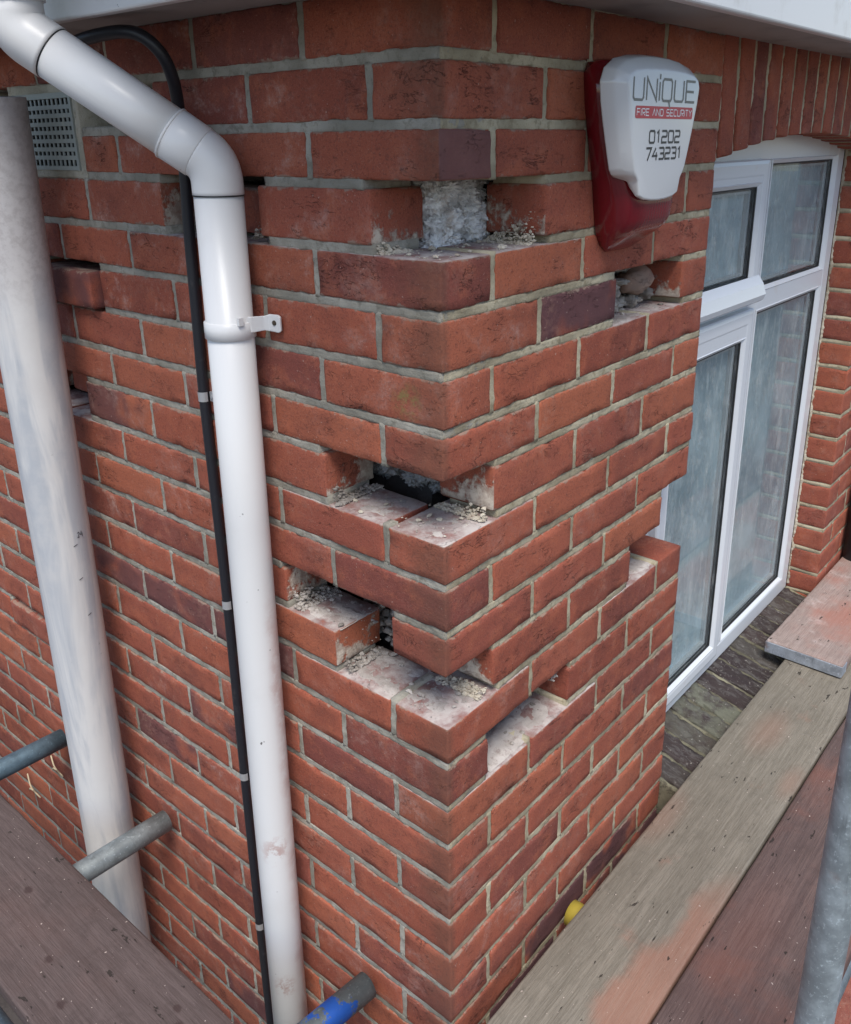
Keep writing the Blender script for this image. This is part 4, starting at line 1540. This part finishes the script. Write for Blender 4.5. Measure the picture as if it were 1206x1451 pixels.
# lens body behind and below the cover
rows = [(.008, .085, .020), (.003, .108, .036), (-.012, .117, .041), (-.05, .112, .044), (-.09, .101, .046), (-.13, .089, .050), (-.16, .081, .060), (-.185, .0765, .0650), (-.207, .0725, .0630), (-.218, .0695, .058), (-.226, .067, .050), (-.236, .062, .036), (-.247, .054, .020), (-.254, .044, .010), (-.258, .036, .004)]
rings = []
for z, hw, d in rows:
    rg = []
    n = 28
    for i in range(n + 1):
        w = math.pi * i / n
        cx, sx = math.cos(w), math.sin(w)
        e = 0.42
        rg.append(Vector((AX + 0.011 + hw * math.copysign(abs(cx) ** e, cx), -0.001 - d * abs(sx) ** 0.55, z)))
    rings.append(rg)
v, f = loft(rings)
obj('lens', v, f, M_LENS, al)
MB().box(AX - 0.06, AX + 0.07, -0.004, 0.003, -0.16, 0.0).build('back_plate', M_GASKET, al)

# lettering: strokes on the front face
GLY = {
    'U': [[(0, 1), (0, .12), (.12, 0), (.88, 0), (1, .12), (1, 1)]],
    'N': [[(0, 0), (0, 1), (1, 0), (1, 1)]],
    'I': [[(0, 0), (0, 1)]],
    'i': [[(0, 0), (0, .86)], [(0, .98), (0, 1.22)]],
    'Q': [[(.75, 0), (.12, 0), (0, .12), (0, .88), (.12, 1), (.88, 1), (1, .88), (1, .12), (.88, 0), (.74, 0)], [(.7, .06), (.86, -.34)]],
    'E': [[(1, 1), (.0, 1), (0, 0), (1, 0)], [(.06, .5), (.85, .5)]],
    'F': [[(1, 1), (0, 1), (0, 0)], [(.06, .5), (.8, .5)]],
    'R': [[(0, 0), (0, 1), (.88, 1), (1, .88), (1, .56), (.88, .44), (.3, .44), (1, 0)]],
    'A': [[(0, 0), (.5, 1), (1, 0)]],
    'D': [[(0, 0), (0, 1), (.8, 1), (1, .8), (1, .2), (.8, 0), (0.05, 0)]],
    'S': [[(1, 1), (.12, 1), (0, .88), (0, .6), (.12, .5), (.88, .5), (1, .4), (1, .12), (.88, 0), (0, 0)]],
    'C': [[(1, 1), (.12, 1), (0, .88), (0, .12), (.12, 0), (1, 0)]],
    'T': [[(0, 1), (1, 1)], [(.5, .95), (.5, 0)]],
    'Y': [[(0, 1), (.5, .5), (1, 1)], [(.5, .48), (.5, 0)]],
    '0': [[(.5, 0), (.12, 0), (0, .12), (0, .88), (.12, 1), (.88, 1), (1, .88), (1, .12), (.88, 0), (.49, 0)]],
    '1': [[(.15, .82), (.6, 1), (.6, 0)]],
    '2': [[(0, 1), (.88, 1), (1, .88), (1, .58), (.88, .5), (.12, .5), (0, .4), (0, 0), (1, 0)]],
    '3': [[(0, 1), (.88, 1), (1, .88), (1, .12), (.88, 0), (0, 0)], [(.25, .5), (.95, .5)]],
    '4': [[(.62, 1), (0, .3), (1, .3)], [(.75, .62), (.75, -.1)]],
    '7': [[(0, 1), (1, 1), (.3, -.1)]],
}
GW = {'I': 0.0, 'i': 0.0, '1': 0.75}


def text(mb, s, x0, x1, z0, z1, stroke, y, gap=0.34, slope=0.0):
    ws = [GW.get(c, 1.0) if c != ' ' else 0.55 for c in s]
    tot = sum(ws) + gap * (len(s) - 1)
    u = (x1 - x0) / tot
    x = x0
    for c, w in zip(s, ws):
        for q, st in enumerate(GLY.get(c, [])):
            pts = [(x + p[0] * w * u, z0 + p[1] * (z1 - z0)) for p in st]
            mb.add(*ribbon(pts, stroke, y - 0.00006 * q))
        x += (w + gap) * u


YT = yf - 0.0004
tb = MB()
text(tb, 'UNiQUE', 0.3165, 0.5035, -0.0465, -0.0185, 0.0034, YT, 0.30)
tb.build('lettering', flat('grey_print', (0.16, 0.16, 0.15), 0.35), al)
tb = MB()
text(tb, '01202', 0.3695, 0.4635, -0.1018, -0.0862, 0.0030, YT, 0.34)
text(tb, '743231', 0.3625, 0.4705, -0.1240, -0.1090, 0.0030, YT, 0.30)
tb.build('lettering', flat('black_print', (0.03, 0.03, 0.035), 0.35), al)
bx0, bx1, bz0, bz1 = 0.3245, 0.5000, -0.0700, -0.0540
c_ = []
for cx, cz, a0 in ((bx1 - .003, bz1 - .003, 0), (bx0 + .003, bz1 - .003, 90), (bx0 + .003, bz0 + .003, 180), (bx1 - .003, bz0 + .003, 270)):
    for q in range(5):
        w = math.radians(a0 + 90 * q / 4)
        c_.append((cx + .003 * math.cos(w), YT, cz + .003 * math.sin(w)))
obj('red_stripe', c_, [tuple(range(len(c_)))], flat('red_print', (0.50, 0.045, 0.06), 0.35), al)
tb = MB()
text(tb, 'FIRE AND SECURITY', 0.3285, 0.4960, -0.0662, -0.0578, 0.0014, YT - 0.0003, 0.36)
tb.build('lettering', flat('white_print', (0.8, 0.8, 0.8), 0.35), al)

# ------------------------------------------------------------------ scaffold
ZB = -1.468
TH = 0.038


def board(name, x0, x1, wid, mat, label, origin, rotz, ztop, seed, group='boards of the scaffold deck'):
    """board along its local x axis; origin = inner edge line start"""
    t = thing(name, label, 'scaffold board', origin[:2] + (ztop - TH,), group)
    t.rotation_euler = (0, 0, rotz)
    L = x1 - x0
    v, f = rbox(L, wid, TH, 0.0045, (60, 10, 2), 0.0, 0.0, seed)
    vv = []
    for p in v:
        e = 0.0016 * fbm(Vector((p.x * 1.2, p.y * 14, 0)), 1.0, seed)
        if abs(p.y) > wid / 2 - 0.006:
            p = p + Vector((0, math.copysign(0.0020 * fbm(Vector((p.x * 9, 0, 0)), 1.0, seed + 2), p.y), 0))
        if p.z > 0: p = p + Vector((0, 0, e))
        vv.append(p + Vector(((x0 + x1) / 2, 0, TH / 2)))
    me = fix_normals(mesh_data('timber', vv, f, mat))
    o = bpy.data.objects.new('timber', me)
    COL.objects.link(o)
    o.parent = t
    return t


MW_L = mat_wood('mauve_board', (0.098, 0.072, 0.067), (0.135, 0.102, 0.096), (0.066, 0.048, 0.045), dust=(0.17, 0.095, 0.08), dust_lo=0.45, dust_hi=0.8, damt=0.35, shift=2.0, knots=((0.33, -0.045, 0.012), (0.36, -0.062, 0.009), (0.355, -0.012, 0.013), (0.62, 0.03, 0.010), (0.52, 0.06, 0.012), (0.80, -0.02, 0.011)))
MW_M = mat_wood('grey_brown_board', (0.20, 0.176, 0.14), (0.265, 0.235, 0.19), (0.145, 0.125, 0.098), dust=(0.34, 0.155, 0.105), dust_lo=0.6, dust_hi=0.74, damt=0.75, shift=5.0, edge=True, blots=((1.06, 0.02, 0.13, 0.05), (0.62, 0.09, 0.12, 0.04), (0.90, -0.085, 0.08, 0.03)))
MW_R = mat_wood('red_stained_board', (0.12, 0.082, 0.076), (0.165, 0.112, 0.10), (0.078, 0.054, 0.051), dust=(0.25, 0.10, 0.07), dust_lo=0.5, dust_hi=0.75, damt=0.55, shift=9.0, blots=((0.95, 0.07, 0.10, 0.045), (0.42, 0.05, 0.22, 0.08)))
MW_F = mat_wood('pale_pink_board', (0.30, 0.232, 0.205), (0.37, 0.295, 0.265), (0.22, 0.155, 0.138), dust=(0.36, 0.15, 0.11), dust_lo=0.42, dust_hi=0.66, damt=0.8, shift=13.0, pale=(0.52, 0.44, 0.41))
t = board('scaffold_board', -1.2, 2.3, 0.216, MW_L, 'mauve grey scaffold board lying on tubes beside the left wall', (-0.351, 0.0), math.pi / 2, ZB, 1.0)
board('scaffold_board', -0.35, 3.2, 0.205, MW_M, 'grey brown scaffold board nearest the right wall with an orange dusty edge', (0.0, -0.1615), 0.0, ZB, 2.0)
board('scaffold_board', -0.35, 3.2, 0.213, MW_R, 'red stained scaffold board on the outer side of the dark gap', (0.0, -0.3765), 0.0, ZB + 0.001, 3.0)
fb = board('scaffold_board', 1.388, 3.2, 0.204, MW_F, 'pale pink dusty scaffold board with steel end band laid over another board', (0.0, -0.095), -0.008, ZB + TH + 0.003, 4.0)
M_BAND = mat_galv('steel_band', (0.42, 0.46, 0.52), rust=0.8)
bd = MB()
bd.box(1.3845, 1.3875, -0.1035, 0.1035, 0.001, TH - 0.004)
bd.box(1.3875, 1.425, -0.1048, -0.1025, 0.001, TH - 0.006)
bd.box(1.3875, 1.425, 0.1025, 0.1048, 0.001, TH - 0.006)
me_o = bd.build('end_band', M_BAND)
me_o.parent = fb
bv = me_o.modifiers.new('bevel', 'BEVEL'); bv.width = 0.0012; bv.segments = 2

TR = 0.02415


def scaffold_tube(p0, p1, mat, label, group, seam=False, cap=None):
    t = thing('scaffold_tube', label, 'scaffold tube', p1, group)
    P0, P1 = Vector(p0), Vector(p1)
    n = 12
    path = [P0 + (P1 - P0) * i / n for i in range(n + 1)]
    v, f = tube(path, TR, 28, False)
    d = (P1 - P0).normalized()
    vi, fi = tube([P1, P1 - d * 0.06], 0.0205, 28, False)
    k = len(v)
    v = v + vi
    f = f + [tuple(i + k for i in q) for q in fi]
    e = 28 * n
    f += [(e + i, e + (i + 1) % 28, k + (i + 1) % 28, k + i) for i in range(28)]
    v2, f2 = tube([P0, P0 + d * 0.001], TR, 28, True)
    o = obj('pipe', v, f, mat, t)
    if cap:
        obj('end_cap', *tube([P1 - d * 0.03, P1 - d * 0.028, P1 + d * 0.001, P1 + d * 0.003], [TR + 0.0004, TR + 0.0014, TR + 0.0014, TR - 0.003], 28), cap, t)
    return t


ZT = ZB - TH - TR - 0.002
G = 'short tubes carrying the deck boards'
scaffold_tube((-1.2, 1.31, ZT), (-0.020, 1.278, ZT), mat_galv('blue_grey_tube', (0.13, 0.20, 0.25)), 'blue grey scaffold tube poking toward the wall left of the waste pipe', G)
scaffold_tube((-1.2, 0.862, ZT), (-0.018, 0.818, ZT), mat_galv('galvanised_tube', (0.30, 0.34, 0.35)), 'galvanised scaffold tube crossing in front of the thick waste pipe', G)
scaffold_tube((-1.2, 0.302, ZT), (-0.020, 0.180, ZT), mat_galv('blue_marked_tube', (0.16, 0.19, 0.20), (0.02, 0.10, 0.42), (-0.138, -0.085)), 'dark scaffold tube with a blue paint patch beside the downpipe foot', G)
scaffold_tube((0.345, -1.3, ZT), (0.345, -0.022, ZT), mat_galv('yellow_end_tube', (0.25, 0.29, 0.32)), 'scaffold tube with yellow capped end under the grey brown board', G, cap=flat('yellow_cap', (0.42, 0.33, 0.05), 0.5))
scaffold_tube((1.55, -1.3, ZT), (1.55, -0.03, ZT), mat_galv('hidden_tube', (0.25, 0.29, 0.32)), 'scaffold tube lying under the far pink board', G)
# ledger along the outside of the left deck and the upright on the right
scaffold_tube((-0.475, -1.5, ZT - 2 * TR - 0.002), (-0.475, 2.4, ZT - 2 * TR - 0.002), mat_galv('ledger_tube', (0.14, 0.19, 0.24)), 'dark scaffold tube running below the outer edge of the left board', 'long tubes of the scaffold')
M_STD = mat_galv('pale_galvanised_tube', (0.40, 0.46, 0.49), rust=0.35)
stx, sty = 0.176, -0.508
sdt = scaffold_tube((stx, sty, GZ), (stx, sty, 1.6), M_STD, 'pale galvanised upright scaffold tube at the right edge', 'uprights of the scaffold')
cl = MB()
cl.box(stx + 0.012, stx + 0.026, sty - 0.022, sty - 0.012, -1.42, -1.215)
o = cl.build('weld_strip', M_STD, sdt)
bv = o.modifiers.new('bevel', 'BEVEL'); bv.width = 0.003; bv.segments = 2
scaffold_tube((0.10, sty + 0.05, ZT - 2 * TR - 0.002), (3.0, sty + 0.05, ZT - 2 * TR - 0.002), mat_galv('ledger_tube_right', (0.22, 0.26, 0.29)), 'scaffold tube running under the outer red board', 'long tubes of the scaffold')

# ------------------------------------------------------------------ small things
# black pipe at the far end of the wall
bp = thing('drain_pipe', 'black pipe on the wall at the far right behind the pink board', 'drain pipe', (2.06, -0.04, GZ))
obj('pipe', *tube([(2.075, -0.045, GZ), (2.075, -0.045, -0.6), (2.075, -0.045, 0.068)], 0.042, 24), flat('black_pipe', (0.012, 0.014, 0.02), 0.45), bp)
# white trim piece with a black wire down on the paving
wt = thing('plastic_trim', 'white plastic trim lying on the paving below the upright tube', 'plastic trim', (1.3, -0.42, GZ + 0.04))
o = MB().box(1.285, 1.365, -0.80, -0.30, GZ + 0.045, GZ + 0.07).build('board', M_FRAME, wt)
o = MB().box(1.367, 1.40, -0.80, -0.30, GZ + 0.045, GZ + 0.10).build('dark_edge', flat('dark_trim', (0.08, 0.09, 0.10), 0.4), wt)
wr = thing('wire', 'thin black wire across the white plastic trim', 'wire', (1.32, -0.38, GZ + 0.072))
obj('strand', *tube(smooth_path([(1.345, -0.345, GZ + 0.074), (1.32, -0.372, GZ + 0.074), (1.30, -0.378, GZ + 0.074), (1.275, -0.40, GZ + 0.06)], 6), 0.002, 8), M_GASKET, wr)

# dry stalks caught on the wall
M_STRAW = flat('straw', (0.55, 0.46, 0.31), 0.8)
for pts_, lab in (([(-0.006, 1.416, -1.668), (-0.012, 1.39, -1.69), (-0.005, 1.365, -1.712)], 'short dry stalk stuck to the wall beside the waste pipe'),
                  ([(-0.006, 1.611, -1.832), (-0.014, 1.58, -1.86), (-0.005, 1.553, -1.888)], 'lower dry stalk on the wall near the left board')):
    st = thing('dry_stalk', lab, 'dry stalk', pts_[1], 'dry stalks on the wall')
    obj('stem', *tube(smooth_path(pts_, 5), 0.0021, 6), M_STRAW, st)
    c = Vector(pts_[1])
    obj('leaf', *tube(smooth_path([c + Vector((0, 0.016, -0.016)), c + Vector((-0.004, 0, 0)), c + Vector((-0.004, -0.02, 0.004))], 5), 0.0021, 6), M_STRAW, st)
